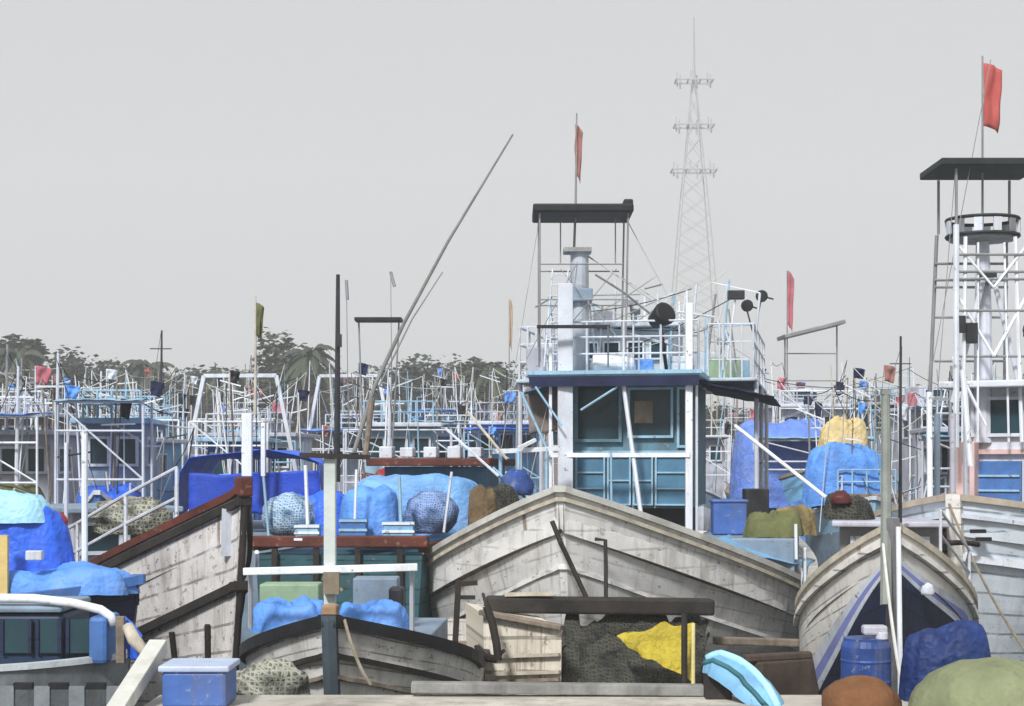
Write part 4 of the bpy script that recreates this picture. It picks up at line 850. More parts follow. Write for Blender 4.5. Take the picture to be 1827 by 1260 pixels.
# wheelhouse
q0 = 4.6
mb = MB(); mb.box(fH(.2, q0 + 1.8, 3.1), (2.6, 3.4, 2.1), fH.m); mb.build('wheelhouse_wall', OFFWHITE, H)
for l0, l1 in ((-.95, -.2), (-.05, .65), (.8, 1.4)): window(H, fH, q0 + .08, l0, l1, 3.45, 4.0, OFFWHITE, t=.05)
mb = MB(); mb.box(fH(.2, q0 + .06, 3.2), (2.5, .1, .07), fH.m); mb.build('wall_band', PINKPAINT, H)
for k in range(3):
    mb = MB(); mb.box(fH(-.6 + k * .8, q0 + .05, 2.75), (.74, .06, .62), fH.m); p = mb.build('wall_panel', MIDBLUE, H)
    f = MB()
    for z in (2.62, 2.84): f.box(fH(-.6 + k * .8, q0 + .005, z), (.7, .03, .03), fH.m)
    f.build('panel_slat', SKYBLUE, p)
mb = MB(); mb.box(fH(-1.0, q0 - .1, 2.85), (.3, .3, 1.0), fH.m); mb.build('pink_locker', PINKPAINT, H, bevel=.02)
mb = MB(); mb.box(fH(.2, q0 + 1.6, 4.2), (3.1, 4.0, .1), fH.m); mb.build('wheelhouse_roof', OFFWHITE, H, bevel=.02)
# tower
DT = 24.5
cx = P(1752, 0, DT).x; hx = (P(1815, 0, DT).x - P(1688, 0, DT).x) / 2
def T(px, py, dy=0.0): return P(px, py, DT) + Vector((0, dy, 0))
for px, pyt in ((1690, 312), (1819, 312)):
    for dy in (-.5, .5):
        mb = MB(); mb.tube([T(px, pyt, dy), T(px, 410, dy)], .022, 6); mb.build('canopy_post', GREYMETAL, H)
mb = MB(); mb.box(T(1752, 302), (1.56, 1.3, .11)); mb.build('tower_canopy', mat('black_green_canopy', (.015, .022, .022), .3, (.03, .04, .04), .3, .6), H, bevel=.02)
mb = MB(); mb.tube([T(1753, 440), T(1753, 100)], [.02, .014], 6); mb.build('flagpole', GREYMETAL, H)
flag(H, T(1755, 113), .30, .95, REDC, 1, droop=.55)
mb = MB(); mb.lathe(T(1753, 432), [(.2, 0), (.5, .02), (.5, .07), (.2, .08)], 24); nb = mb.build('crows_nest_floor', GREYMETAL, H)
mb = MB()
for z in (.08, .33):
    mb.tube([T(1753, 432) + Vector((.53 * math.cos(a * math.pi / 12), .53 * math.sin(a * math.pi / 12), z)) for a in range(25)], .028, 6)
mb.build('crows_nest_ring', DARKMETAL, H)
for k in range(12):
    a = k * math.pi / 6 + .13; p = T(1753, 432) + Vector((.53 * math.cos(a), .53 * math.sin(a), .08))
    mb = MB(); mb.box(p + Vector((0, 0, .125)), (.12, .03, .2), Matrix.Rotation(a + math.pi / 2, 3, 'Z')); mb.build('ring_panel', GREYMETAL if k % 3 == 1 else OFFWHITE, H)
for k, (x0, y0, x1, y1, r0) in enumerate(((1690, 440, 1754, 520, .02), (1819, 440, 1754, 520, .02), (1686, 520, 1754, 640, .025), (1822, 520, 1754, 640, .025), (1684, 640, 1740, 760, .025), (1708, 430, 1700, 790, .03), (1795, 430, 1803, 790, .03), (1730, 440, 1726, 790, .018), (1776, 440, 1780, 790, .018), (1752, 120, 1600, 900, .006), (1690, 312, 1640, 900, .006))):
    mb = MB(); mb.tube([T(x0, y0, -.45), T(x1, y1, -.55)], r0, 6); mb.build('tower_strut', WHITE if r0 > .01 else GREYMETAL, H)
WCOL = mat('white_blue_tower_paint', (.60, .62, .70), .12, (.3, .26, .22), .4, .5)
mb = MB(); mb.tube([T(1753, 430), T(1754, 560), T(1754, 790)], [.10, .13, .15], 12); mb.build('tower_column', WCOL, H)
for px0, px1 in ((1690, 1682), (1817, 1824)):
    for dy in (-.5, .6):
        mb = MB(); mb.tube([T(px0, 410, dy), T(px1, 800, dy * 1.5)], .045 if dy < 0 else .03, 8); mb.build('tower_leg', GREYMETAL if dy > 0 else OFFWHITE, H)
for px0, px1, y1, dy in ((1745, 1690, 720, -.3), (1762, 1815, 720, -.3)):
    mb = MB(); mb.tube([T(px0, 500, dy), T(px1, y1, dy)], .04, 8); mb.build('tower_brace', WCOL, H)
for py in (462, 492, 505, 560, 640):
    for dy in (-.5, .6): mb = MB(); mb.tube([T(1686, py, dy), T(1820, py, dy)], .022, 6); mb.build('tower_crossbar', GREYMETAL, H)
mb = MB(); mb.box(T(1754, 500, -.2), (.24, .2, .16)); mb.build('tower_box', DARKMETAL, H)
mb = MB(); mb.lathe(T(1813, 600, -.6), [(.05, -.12), (.07, 0), (.14, .14), (.12, .15)], 12, 0, Matrix.Rotation(R(80), 3, 'X')); mb.build('loudspeaker', BLACK, H)
mb = MB(); mb.box(T(1696, 585, -.6), (.1, .1, .25)); mb.box(T(1715, 600, -.55), (.16, .1, .3)); mb.build('lamp_cluster', DARKMETAL, H)
mb = MB(); mb.tube([P(1718, 660, 22.4), P(1732, 832, 22.4)], .04, 8); mb.tube([P(1660, 980, 22.0), P(1658, 700, 22.2)], .04, 8); mb.build('white_stay_pole', WHITE, H)
for px in (1672, 1700, 1724): mb = MB(); mb.tube([P(px, 690 + (px % 7) * 8, 22.8), P(px, 960, 22.8)], .045, 8); mb.build('deck_post', (OFFWHITE, BLUEGREY, LILAC)[px % 3], H)
mb = MB(); mb.blob(P(1700, 940, 21.5), (.3, .3, .2), .25, 2, 12); mb.build('canvas_heap', GREYNET, H, smooth=True)

# ------------------------------------------------------------------ dark nets, yellow tarpaulin and gear under the big bow
mb = MB(); mb.grid(cloth(P(1006, 1095, 19.9), P(1262, 1095, 20.2), P(1004, 1232, 18.7), P(1250, 1232, 18.9), -.02, .3, 6, 40, 28, 2.8))
tag(mb.build('hanging_net', DARKNET, smooth=True, solid=.03), 'dark net hanging under the big white bow', 'net')
mb = MB(); mb.grid(cloth(P(1100, 1135, 18.7), P(1238, 1108, 18.6), P(1226, 1222, 18.0), P(1240, 1222, 18.0), 0, .14, 11, 20, 16, 1.7))
tag(mb.build('tarpaulin', YTARP, smooth=True, solid=.012), 'yellow tarpaulin drooping beside the dark net under the big bow', 'tarpaulin')
mb = MB(); mb.tube([P(1236, 1400, 17.8), P(1237, 1112, 17.9)], .022, 8); tag(mb.build('bamboo_pole', mat('yellow_bamboo', (.68, .58, .26), .15, (.3, .24, .1), .3, .6)), 'yellow bamboo upright beside the yellow tarpaulin', 'pole')
mb = MB(); mb.tube([P(1221, 1400, 17.85), P(1221, 1095, 18.0)], .035, 8); tag(mb.build('mooring_post', DKWOOD), 'short black post in front of the yellow tarpaulin', 'post')
# skiff with square pale end to the left of the net
sk_ = thing('skiff', P(940, 1235, 18.6), 'cream skiff end with stained planks, under the left of the big bow', 'skiff')
mb = MB(); a = [P(862, 1096, 18.9), P(1002, 1122, 18.4), P(1000, 1345, 18.4), P(868, 1345, 18.9)]; off = Vector((-.25, 1.6, 0))
mb.add(a + [p + off for p in a], [(0, 1, 2, 3), (7, 6, 5, 4), (1, 5, 6, 2), (0, 4, 5, 1), (0, 3, 7, 4)], 0, [(0, .9), (1, .8), (1, 0), (0, 0)] * 2)
mb.build('hull', HULL_D, sk_)
mb = MB(); mb.beam(P(858, 1092, 18.85), P(1004, 1120, 18.35), .12, .06); mb.build('gunwale', WOOD, sk_, bevel=.01)
for py, dk in ((1172, 0), (1203, 0), (1216, 1)):
    mb = MB(); mb.beam(P(880, py, 18.78), P(998, py - 4, 18.36), .05, .035); mb.build('rub_strake', PALEWOOD if dk == 0 else WOOD, sk_)
# blue dinghy
K = thing('dinghy', P(1330, 1248, 13.4), 'small light blue upturned dinghy right of the yellow bamboo', 'dinghy')
pa = [P(1262, 1172, 13.65), P(1285, 1174, 13.6), P(1315, 1190, 13.5), P(1345, 1212, 13.4), P(1372, 1236, 13.25), P(1392, 1258, 13.1)]
mb = MB(); c = P(1280, 0, 13.6); mb.box((c.x, 13.6, QZ + .11), (.22, .2, .22)); tag(mb.build('timber_block', DKWOOD, bevel=.01), 'dark timber block propping the blue dinghy on the quay', 'block')
def along(t):
    k = min(int(t * 5), 4); return pa[k].lerp(pa[k + 1], t * 5 - k)
G = []; RIM = []; DKL = []
for i in range(21):
    t = i / 20; c = along(t); w = .21 * math.sin(math.pi * (.12 + .82 * t)) ** .6; d = (along(min(1, t + .02)) - along(max(0, t - .02))).normalized(); sd_ = Vector((0, 0, 1)).cross(d).normalized(); up = d.cross(sd_).normalized()
    if up.z < 0: up = -up
    row = []
    for k in range(13):
        a = math.pi * k / 12; row.append(c + sd_ * math.cos(a) * w + up * (math.sin(a) ** .8) * w * .8 - up * .12)
    G.append(row); RIM.append(c + sd_ * w * .55 + up * (w * .70 - .12)); RIM[-1] = row[6] + up * .012; DKL.append(row[9] + up * .005 + sd_ * -.004)
mb = MB(); mb.grid(G); mb.add(G[0], [tuple(range(13))]); mb.add(G[-1], [tuple(reversed(range(13)))]); mb.build('hull', LTBLUE, K, smooth=True)
mb = MB(); mb.tube(RIM, .035, 8); mb.build('keel_strip', TARPC, K, smooth=True)
mb = MB(); mb.tube(DKL, .022, 6); mb.build('side_strip', TEAL, K, smooth=True)
# brown log, old timber between big boat and cream bow
mb = MB(); mb.beam(P(1275, 1143, 20.4), P(1445, 1148, 20.9), .14, .10); tag(mb.build('floating_log', WOOD, bevel=.02), 'long brown log lashed low along the big boat\'s right side', 'log')
mb = MB(); a, b = P(1345, 0, 18.2), P(1448, 0, 18.6); mb.beam((a.x, a.y, .3), (b.x, b.y, .3), .28, 1.0); mb.beam((a.x - .1, a.y - .05, .84), (b.x + .1, b.y - .05, .84), .12, .08); tag(mb.build('timber_stack', mat('wet_brown_timber', (.07, .05, .038), .4, (.02, .02, .02), .5, .8), bevel=.02), 'wet brown timbers behind the blue dinghy', 'timber')
# drums and mounds on the quay, right
def drum(x, y, r, h, m, label, lid):
    o = thing('plastic_drum', (x, y, QZ), label, 'drum')
    mb = MB(); pr = [(r * .92, 0), (r, .04), (r, h * .3), (r * 1.03, h * .33), (r, h * .36), (r, h * .64), (r * 1.03, h * .67), (r, h * .7), (r, h - .05), (r * .9, h)]
    mb.lathe((x, y, QZ), pr, 28); mb.build('drum_body', m, o, smooth=False)
    mb = MB(); mb.lathe((x, y, QZ + h), [(r * .9, 0), (r * .9, .02), (r * .5, .025), (r * .05, .025)], 28); mb.build('drum_lid', lid, o)
    mb = MB(); mb.lathe((x + r * .55, y - r * .4, QZ + h + .02), [(.05, 0), (.05, .05), (.045, .055)], 14); mb.build('bung', OFFWHITE, o); return o
drum(P(1545, 0, 13.45).x, 13.45, .205, .50, PLBLUE, 'scuffed blue drum behind the orange-brown mound', PLBLUE)
mb = MB(); mb.grid(ring_tarp((P(1690, 0, 13.5).x, 13.5, QZ), .36, .25, 0, .52, 83, .08, peak=.3, sq=.3)); tag(mb.build('tarpaulin', mat('dark_blue_tarpaulin', (.012, .035, .15), .35, (.05, .05, .05), .5, .6, streak=False, bump=.5, bdist=.05, crease=True), smooth=True), 'dark blue tarpaulin heap behind the olive green mound', 'tarpaulin')
mb = MB(); mb.box((P(1560, 0, 13.4).x, 13.4, QZ + .59), (.2, .12, .08)); tag(mb.build('folded_cloth', LILAC, bevel=.02), 'lilac cloth folded on the scuffed blue drum', 'cloth')
mb = MB(); mb.blob((P(1535, 0, 12.95).x, 12.95, QZ + .02), (.31, .3, .25), .14, 2.0, 41, 32, 18, -.1); tag(mb.build('canvas_mound', BROWNC, smooth=True), 'orange-brown canvas mound on the quay', 'mound')
mb = MB(); mb.blob((P(1770, 0, 12.7).x, 12.75, QZ + .02), (.62, .5, .41), .09, 1.8, 44, 40, 22, -.1); tag(mb.build('canvas_mound', OLIVEG, smooth=True), 'olive green canvas mound on the quay in the right corner', 'mound')
# nets and rope on the quay edge, middle left
mb = MB(); mb.blob(P(480, 1228, 14.6), (.36, .3, .24), .35, 2.4, 51, 26, 16); tag(mb.build('net_heap', GREYNET, smooth=True), 'grey-green net heap in front of the low grey bow', 'net')

# ------------------------------------------------------------------ the fleet behind
def far_boat(x, y, deg, label, hull=LILAC, cab=OFFWHITE, roof=BLUEGREY, band=None, L=8.0, B=1.35, hb=2.2, hw=1.4, cabz=3.6, cabq=2.4, cabl=2.6,
             masts=(), poles=4, seed=0, canopy=None, tarp=None, frame=None, top=None, flagc=None, wins=3, cabw=.6, frames=1, lines=11):
    r_ = random.Random(seed); fr = Frame(x, y, deg)
    o = thing('fishing_boat', fr(0, 0, 0), label, 'fishing boat', 'fishing boats moored behind')
    h = Hull(fr, L, B, hb, hw, hw + .3, Lb=2.6, Ls=3.2, rake=.5, keel=-.4)
    h.make(o, [hull, band or hull], bands=((0, 0), (.8, 1)), bulwark=.3, n=16, rows=8)
    h.cap(o, OFFWHITE if seed % 2 else WOOD, .12, .08, n=16) if False else h.cap(o, OFFWHITE if seed % 2 else WOOD, .12, .08)
    hwid = B * cabw; zc = hw - .2; ztop = 3 + 188 / F * y
    mb = MB(); mb.box(fr(0, cabq + cabl / 2, (zc + cabz) / 2), (hwid * 2, cabl, cabz - zc), fr.m); mb.build('cabin_wall', cab, o)
    for k in range(wins):
        w = 2 * hwid / wins; l0 = -hwid + k * w + .08; window(o, fr, cabq - .01, l0, l0 + w - .16, cabz - .75, cabz - .25, OFFWHITE, t=.05)
    for s_ in (-1, 1): side_window(o, fr, s_ * hwid, cabq + .3, cabq + 1.0, cabz - .75, cabz - .25, OFFWHITE)
    mb = MB(); mb.box(fr(0, cabq + cabl / 2 - .1, cabz + .05), (hwid * 2 + .4, cabl + .6, .1), fr.m); mb.build('cabin_roof', roof, o, bevel=.02)
    if top:
        mb = MB(); mb.box(fr(r_.uniform(-.2, .2), cabq + cabl * .55, cabz + .1 + top / 2), (hwid * 1.2, cabl * .5, top), fr.m); mb.build('upper_cabin', cab, o, bevel=.02)
        window(o, fr, cabq + cabl * .3 - .03, -hwid * .4, hwid * .4, cabz + .1 + top * .4, cabz + .1 + top * .85, OFFWHITE, t=.04)
    railing(o, [fr(-hwid, cabq - .2, cabz + .1), fr(hwid, cabq - .2, cabz + .1)], 0, (.25, .5), (OFFWHITE, SKYBLUE, LILAC)[seed % 3], .02, sub=4)
    railing(o, [h.sheer(q, s_, .05) for s_ in (-1,) for q in (.8, 1.8, 3.0)], 0, (.35, .65), OFFWHITE, .018)
    railing(o, [h.sheer(q, 1, .05) for q in (.8, 1.8, 3.0)], 0, (.35, .65), OFFWHITE, .018)
    for (l, q, z1, r0, m) in masts:
        mb = MB(); mb.tube([fr(l, q, zc), fr(l, q, (zc + z1) / 2), fr(l + .03, q, z1)], [r0, r0 * .85, r0 * .5], 8)
        mb.beam(fr(l - .35, q, z1 - .6), fr(l + .35, q, z1 - .6), .035); mb.build('mast', m, o)
        mb = MB(); mb.tube([fr(l, q, z1 - .1), fr(0, .1, hb)], .008, 5); mb.tube([fr(l, q, z1 - .1), fr(0, L - .3, hw + .4)], .008, 5); mb.build('stay', DKROPE, o)
    tips = []
    for k in range(poles + 12):
        l = r_.uniform(-B, B); q = r_.uniform(.6, cabq + cabl); z1 = r_.uniform(hw + 1.0, ztop) if k % 3 else r_.uniform(ztop - .9, ztop + .15)
        lean = .35 if k % 4 == 0 else .12
        a = fr(l, q, hw - .3); b = fr(l + r_.uniform(-lean, lean) * 2, q + r_.uniform(-.3, .3), z1); w = r_.uniform(.010, .028)
        mb = MB(); mb.tube([a, a.lerp(b, .5) + Vector((r_.uniform(-.04, .04), 0, 0)), b], [w, w * .9, w * .6], 6); mb.build('pole', r_.choice([WHITE, WHITE, OFFWHITE, WHITE, GREYMETAL, DARKMETAL, SKYBLUE, PALEWOOD, WOOD]), o); tips.append(b)
        if k % 5 == 1: flag(o, b, r_.uniform(.18, .34), r_.uniform(.2, .4), r_.choice([BLACK, PINKFLAG, TARP2, NAVYCLOTH, OFFWHITE, BROWNFLAG]), seed + k, 'pennant', droop=.9)
        if k % 4 == 2: mb = MB(); mb.beam(b + Vector((-r_.uniform(.15, .4), 0, -r_.uniform(.2, .7))), b + Vector((r_.uniform(.15, .4), 0, -r_.uniform(.2, .7))), .03); mb.build('yard', r_.choice([WHITE, DARKMETAL, OFFWHITE]), o)
    for k in range(lines):
        a, b = r_.choice(tips), r_.choice(tips)
        if a is b: b = fr(0, .1, hb)
        mb = MB(); mb.tube(sag(a, b, r_.uniform(.03, .2), 8), .009, 4); mb.build('rigging_line', r_.choice([WHROPE, DKROPE, WHROPE]), o)
    for k in range(frames):                   # open pipe frame with a thin roof
        q = cabq - .9 if k == 0 else cabq + cabl + .8; z1 = min(ztop - .3, cabz + r_.uniform(-.2, .5)); w = B * r_.uniform(.7, .95)
        mb = MB()
        for s_ in (-1, 1):
            for qq in (q - .5, q + .5): mb.tube([fr(s_ * w, qq, hw - .2), fr(s_ * w, qq, z1)], .025, 6)
        for zz in (z1, z1 - .5, (z1 + hw) / 2):
            mb.tube([fr(-w, q - .5, zz), fr(w, q - .5, zz)], .022, 6)
        mb.tube([fr(-w, q - .5, z1), fr(w, q - .5, (z1 + hw) / 2)], .018, 6)
        mb.build('pipe_frame', r_.choice([WHITE, WHITE, SKYBLUE, OFFWHITE]), o)
        if r_.random() < .55:
            mb = MB(); mb.grid(cloth(fr(-w, q - .6, z1 + .04), fr(w, q - .6, z1 + .04), fr(-w, q + .6, z1 + .1), fr(w, q + .6, z1 + .1), .05, .05, seed)); mb.build('awning', r_.choice([TARP2, LTBLUE, NAVYCLOTH, TARP, SKYBLUE]), o, smooth=True, solid=.01)
    for k in range(6):
        mb = MB(); p = fr(r_.uniform(-.8, .8) * B, r_.uniform(.9, 2.2), hw + r_.uniform(0, .4)); mb.box(p, (r_.uniform(.25, .6), .4, r_.uniform(.2, .5)), fr.m); mb.build('deck_locker', r_.choice([MIDBLUE, LTBLUE, NAVY, WHITE, DARKMETAL, TARP, SKYBLUE]), o, bevel=.02)
    if canopy:
        l, q, z, w, d, mm, tilt = canopy
        mb = MB(); mb.box(fr(l, q, z), (w, d, .12), fr.m @ Matrix.Rotation(R(tilt), 3, 'Y')); mb.build('canopy', mm, o, bevel=.02)
        for s_ in (-1, 1):
            mb = MB(); mb.tube([fr(l + s_ * w * .42, q, z - s_ * w * .42 * math.sin(R(tilt))), fr(l + s_ * w * .42, q, cabz)], .025, 6); mb.build('canopy_post', GREYMETAL, o)
        for zz in (.35, .7):
            mb = MB(); mb.tube([fr(l - w * .42, q, cabz + (z - cabz) * zz), fr(l + w * .42, q, cabz + (z - cabz) * zz)], .02, 6); mb.build('canopy_crossbar', GREYMETAL, o)
    if tarp:
        q, w, d, z0, z1, mm = tarp
        mb = MB(); c = fr(0, q, 0); mb.grid(ring_tarp((c.x, c.y, 0), w, d, z0, z1, seed, .1)); mb.build('tarpaulin_cover', mm, o, smooth=True)
    if frame:                                 # white gantry
        q, z, mm = frame
        mb = MB()
        for s_ in (-1, 1): mb.beam(fr(s_ * B * 1.05, q, 1.3), fr(s_ * B * .55, q, z), .09)
        mb.beam(fr(-B * .55, q, z), fr(B * .55, q, z), .09); mb.beam(fr(-B * .8, q, (z + 1.3) / 2), fr(B * .8, q, (z + 1.3) / 2), .06)
        mb.build('gantry', mm, o)
    if flagc:
        l, q, z0, z1, mm, w, hh = flagc
        mb = MB(); mb.tube([fr(l, q, z0), fr(l, q, z1)], [.025, .014], 6); mb.build('flagpole', GREYMETAL, o)
        flag(o, fr(l, q, z1), w, hh, mm, seed, droop=.85)
    mb = MB(); mb.blob(fr(0, 1.4, hw - .1), (.5, .6, .4), .35, 2.2, seed + 60, 18, 10); mb.build('deck_gear', r_.choice([GREYNET, BLUENET2, DARKNET, TARP2, OLIVE]), o, smooth=True)
    return o
GM = GREYMETAL
# left rows
far_boat(-7.15, 28.0, -4, 'blue fishing boat with tall slate-blue cabin standing behind the tall grey bow', LTBLUE, BLUEGREY, SKYBLUE, MIDBLUE, hb=2.5, B=.85, wins=2, cabz=3.75, cabq=1.6, cabl=1.8, top=0, poles=8, seed=1, tarp=(1.1, 0.6, .55, 1.5, 2.5, TARP), masts=((-.9, 1.0, 5.0, .05, OFFWHITE),))
far_boat(-10.2, 30.0, 5, 'lilac-grey boat at the left edge behind the cyan-topped mound', LILAC, LILAC, OFFWHITE, OFFWHITE, hb=2.3, cabz=3.6, poles=8, seed=2, masts=((.6, 1.2, 4.9, .05, OFFWHITE), (-.6, 3.6, 5.5, .05, GM)), tarp=(1.6, .9, .7, 1.9, 2.5, OLIVE))
far_boat(-12.4, 38.5, 3, 'grey boat with brown curtained cabin far left under the tallest palm-like tree', BLUEGREY, mat('brown_grey_cabin', (.24, .20, .18), .2, (.1, .08, .07), .4, .7), OFFWHITE, None, cabz=4.2, cabq=1.5, poles=8, seed=3, masts=((.4, 1.0, 5.6, .05, GM),))
far_boat(-9.3, 39, -6, 'pale blue boat with white-striped slate cabin below the skyline left', SKYBLUE, BLUEGREY, SKYBLUE, OFFWHITE, cabz=4.1, cabq=1.4, top=0, poles=8, seed=4, tarp=(1.0, 0.8, .55, 1.5, 2.6, TARP2), masts=((-.7, .8, 5.3, .05, OFFWHITE),))
far_boat(-6.6, 38, 4, 'boat with white A-shaped gantry rising behind the blue tarpaulin tent', LILAC, OFFWHITE, LILAC, LTBLUE, cabz=3.7, poles=8, seed=5, frame=(1.0, 5.15, OFFWHITE), B=1.6)
far_boat(-4.9, 46, 8, 'grey-white boat with dark window row beneath the second white gantry', OFFWHITE, OFFWHITE, GREYMETAL, None, cabz=3.9, poles=8, seed=6, frame=(1.2, 5.6, OFFWHITE), B=1.6)
far_boat(-2.55, 36, -3, 'small light blue boat with pale mast right of the dark tall mast', LTBLUE, SKYBLUE, OFFWHITE, PINKPAINT, cabz=3.9, poles=7, seed=7, masts=((-.2, .9, 5.0, .06, OFFWHITE),), tarp=(1.2, .6, .5, 2.2, 2.8, REDPLAST))
far_boat(-.35, 42, 5, 'blue-grey boat with navy windows left of the big wheelhouse', BLUEGREY, LTBLUE, OFFWHITE, OFFWHITE, cabz=4.1, poles=7, seed=8, tarp=(1.0, 0.8, .55, 1.5, 2.6, TARPC), masts=((.4, .8, 4.8, .05, GM),))
far_boat(-15.6, 50, 2, 'distant dull white boat at the far left skyline', OFFWHITE, LILAC, GREYMETAL, BLUEGREY, cabz=4.5, poles=8, seed=9, masts=((0, 1, 6.2, .05, GM),))
far_boat(-12.0, 52, -4, 'distant slate boat with single thin mast above the left treeline', BLUEGREY, BLUEGREY, LILAC, OFFWHITE, cabz=4.4, poles=8, seed=10, masts=((.6, 1, 7.4, .06, DARKMETAL),), top=.5)
far_boat(-8.7, 50, 3, 'distant pale lilac boat between slate boat and white gantry', LILAC, LILAC, OFFWHITE, SKYBLUE, cabz=4.4, poles=8, seed=11, masts=((-.4, 1, 6.0, .05, GM),))
far_boat(-5.4, 58, -5, 'distant grey boat left of the dark tall mast', GREYMETAL, LILAC, BLUEGREY, None, cabz=4.4, poles=8, seed=12, masts=((.2, 1, 6.4, .05, GM),))
far_boat(-2.2, 50, 4, 'distant pale boat with grey roof behind the slanting boom foot', PALEBLUE, OFFWHITE, GREYMETAL, BLUEGREY, cabz=4.2, poles=8, seed=13, masts=((.5, 1, 5.6, .05, OFFWHITE),))
far_boat(1.0, 52, -3, 'distant brownish boat glimpsed left of the big mast tower, thin tan flagstaff', LILAC, mat('tan_cabin', (.30, .24, .20), .2, (.12, .1, .08), .4, .7), OFFWHITE, None, cabz=4.4, poles=8, seed=14, flagc=(-1.05, .8, 1.5, 8.4, mat('tan_flag_cloth', (.42, .32, .22), .2, (.3, .2, .15), .3, .85, streak=False), .12, 1.5))
for k, (x, y, m1, m2, lab) in enumerate(((-19.5, 64, LILAC, BLUEGREY, 'hazy lilac boat in the farthest row, far left'), (-15.0, 66, PALEBLUE, OFFWHITE, 'hazy white boat second from left in the farthest row'),
                                         (-10.8, 64, BLUEGREY, LILAC, 'hazy slate boat third from left in the farthest row'), (-6.9, 70, OFFWHITE, SKYBLUE, 'hazy pale blue cabin boat in the farthest row near the gantry'),
                                         (-3.2, 66, LILAC, OFFWHITE, 'hazy white cabin boat in the farthest row behind the slanting boom'))):
    far_boat(x, y, (-4, 5, 2, -3, 4)[k], lab, m1, m2, GREYMETAL, None, cabz=4.7, poles=6, seed=20 + k, masts=((.3, 1, 6.4 + k % 3 * .5, .05, GM),), wins=2)
far_boat(-8.55, 33.5, 2, 'navy hulled boat squeezed between two cabins on the left, blue awning over its foredeck', NAVY, LTBLUE, OFFWHITE, OFFWHITE, B=.9, cabz=3.5, poles=9, seed=41, tarp=(1.0, 0.7, .55, 1.5, 2.5, TARP), wins=2)
far_boat(-5.9, 32.8, -3, 'sky blue boat with white pipe frame behind the tarpaulin tent', SKYBLUE, MIDBLUE, SKYBLUE, OFFWHITE, B=.95, cabz=3.5, poles=9, seed=42, tarp=(1.0, 0.7, .55, 1.5, 2.6, TARP2), wins=2)
far_boat(-11.0, 44.5, 3, 'white hulled boat with low blue cabin in the left middle rows', OFFWHITE, LTBLUE, SKYBLUE, MIDBLUE, B=1.1, cabz=3.9, poles=9, seed=43, tarp=(1.0, 0.8, .55, 1.5, 2.7, MIDBLUE), wins=2)
far_boat(-7.6, 44, -2, 'light blue boat under a forest of pale poles, left of the white gantry', LTBLUE, OFFWHITE, LTBLUE, None, B=1.1, cabz=3.9, poles=9, seed=44, tarp=(1.0, 0.8, .55, 1.5, 2.7, TARP), wins=2)
far_boat(-1.9, 43.5, 3, 'sky blue boat with white poles between slanting boom and big wheelhouse', SKYBLUE, BLUEGREY, OFFWHITE, NAVY, B=1.1, cabz=3.8, poles=9, seed=45, tarp=(1.0, 0.8, .55, 1.5, 2.7, TARP2), wins=2)
far_boat(-13.9, 45, 4, 'mid blue boat with pale masts at the far left', MIDBLUE, SKYBLUE, OFFWHITE, OFFWHITE, B=1.1, cabz=3.9, poles=9, seed=46, tarp=(1.0, 0.8, .55, 1.5, 2.8, TARP2), wins=2)
# right rows
far_boat(7.2, 38.5, 3, 'blue boat under a broad violet-blue tarpaulin, right of the big wheelhouse', TARP2, TARP2, TARP2, LTBLUE, L=7, B=1.75, hb=2.9, hw=2.2, cabz=3.3, cabq=1.2, poles=5, seed=30)
mb = MB(); mb.grid(ring_tarp((P(1503, 0, 35.5).x, 35.5, 3.32), 0.50, .45, 0, .52, 9, .13, peak=.6, sq=.1)); tag(mb.build('tarpaulin', mat('creased_pale_yellow_cloth', (.70, .55, .26), .3, (.62, .56, .45), .5, .75, streak=False, bump=.5, bdist=.05, crease=True), smooth=True), 'pale yellow tarpaulin heap above the blue cover on the right', 'tarpaulin')
mb = MB(); mb.grid(ring_tarp((P(1508, 0, 34.6).x, 34.6, 2.1), .86, .5, 0, 1.08, 19, .22, peak=.3, sq=.3)); tag(mb.build('tarpaulin', TARP2, smooth=True), 'bright blue cover below the pale yellow tarpaulin', 'tarpaulin')
mb = MB(); mb.grid(ring_tarp((P(1402, 0, 40.4).x, 40.4, 1.95), 1.3, 1.3, 0, 1.85, 29, .2, peak=.2, sq=.5)); tag(mb.build('tarpaulin', mat('violet_blue_tarpaulin', (.12, .22, .62), .2, (.3, .34, .42), .3, .6, streak=False, scale=3, bump=.4, bdist=.05, crease=True), smooth=True), 'broad violet-blue tarpaulin left of the yellow-topped cover', 'tarpaulin')
sb = far_boat(7.4, 33.2, 2, 'small open boat carrying the blue and yellow covers', BLUEGREY, BLUEGREY, WOOD, SKYBLUE, L=4.0, B=1.0, hb=2.3, hw=1.9, cabz=2.3, cabq=1.0, cabl=1.8, poles=3, seed=31, wins=2, frames=0)
far_boat(8.9, 46, -2, 'boat with slanted grey canopy and thin pink-red flag, right of centre', LILAC, OFFWHITE, OFFWHITE, BLUEGREY, B=1.5, cabz=4.7, cabq=2.0, top=.5, poles=6, seed=32, canopy=(.05, 2.2, 7.0, 1.85, 1.2, GREYMETAL, -14), flagc=(-.7, 2.0, 4.6, 8.75, PINKFLAG, .22, 1.6))
mb = MB(); mb.box(P(1414, 600, 46.8), (.5, .5, .3)); 
far_boat(6.1, 52, 4, 'distant white boat seen under the navy awning', OFFWHITE, LILAC, GREYMETAL, BLUEGREY, cabz=3.9, poles=4, seed=33)
far_boat(12.2, 52, 3, 'distant grey-white boat behind the grey mast on the right', OFFWHITE, BLUEGREY, LILAC, OFFWHITE, cabz=5.0, poles=7, seed=34, masts=((-.4, 1, 6.0, .05, GM), (.7, 2.5, 7.0, .05, DARKMETAL)))
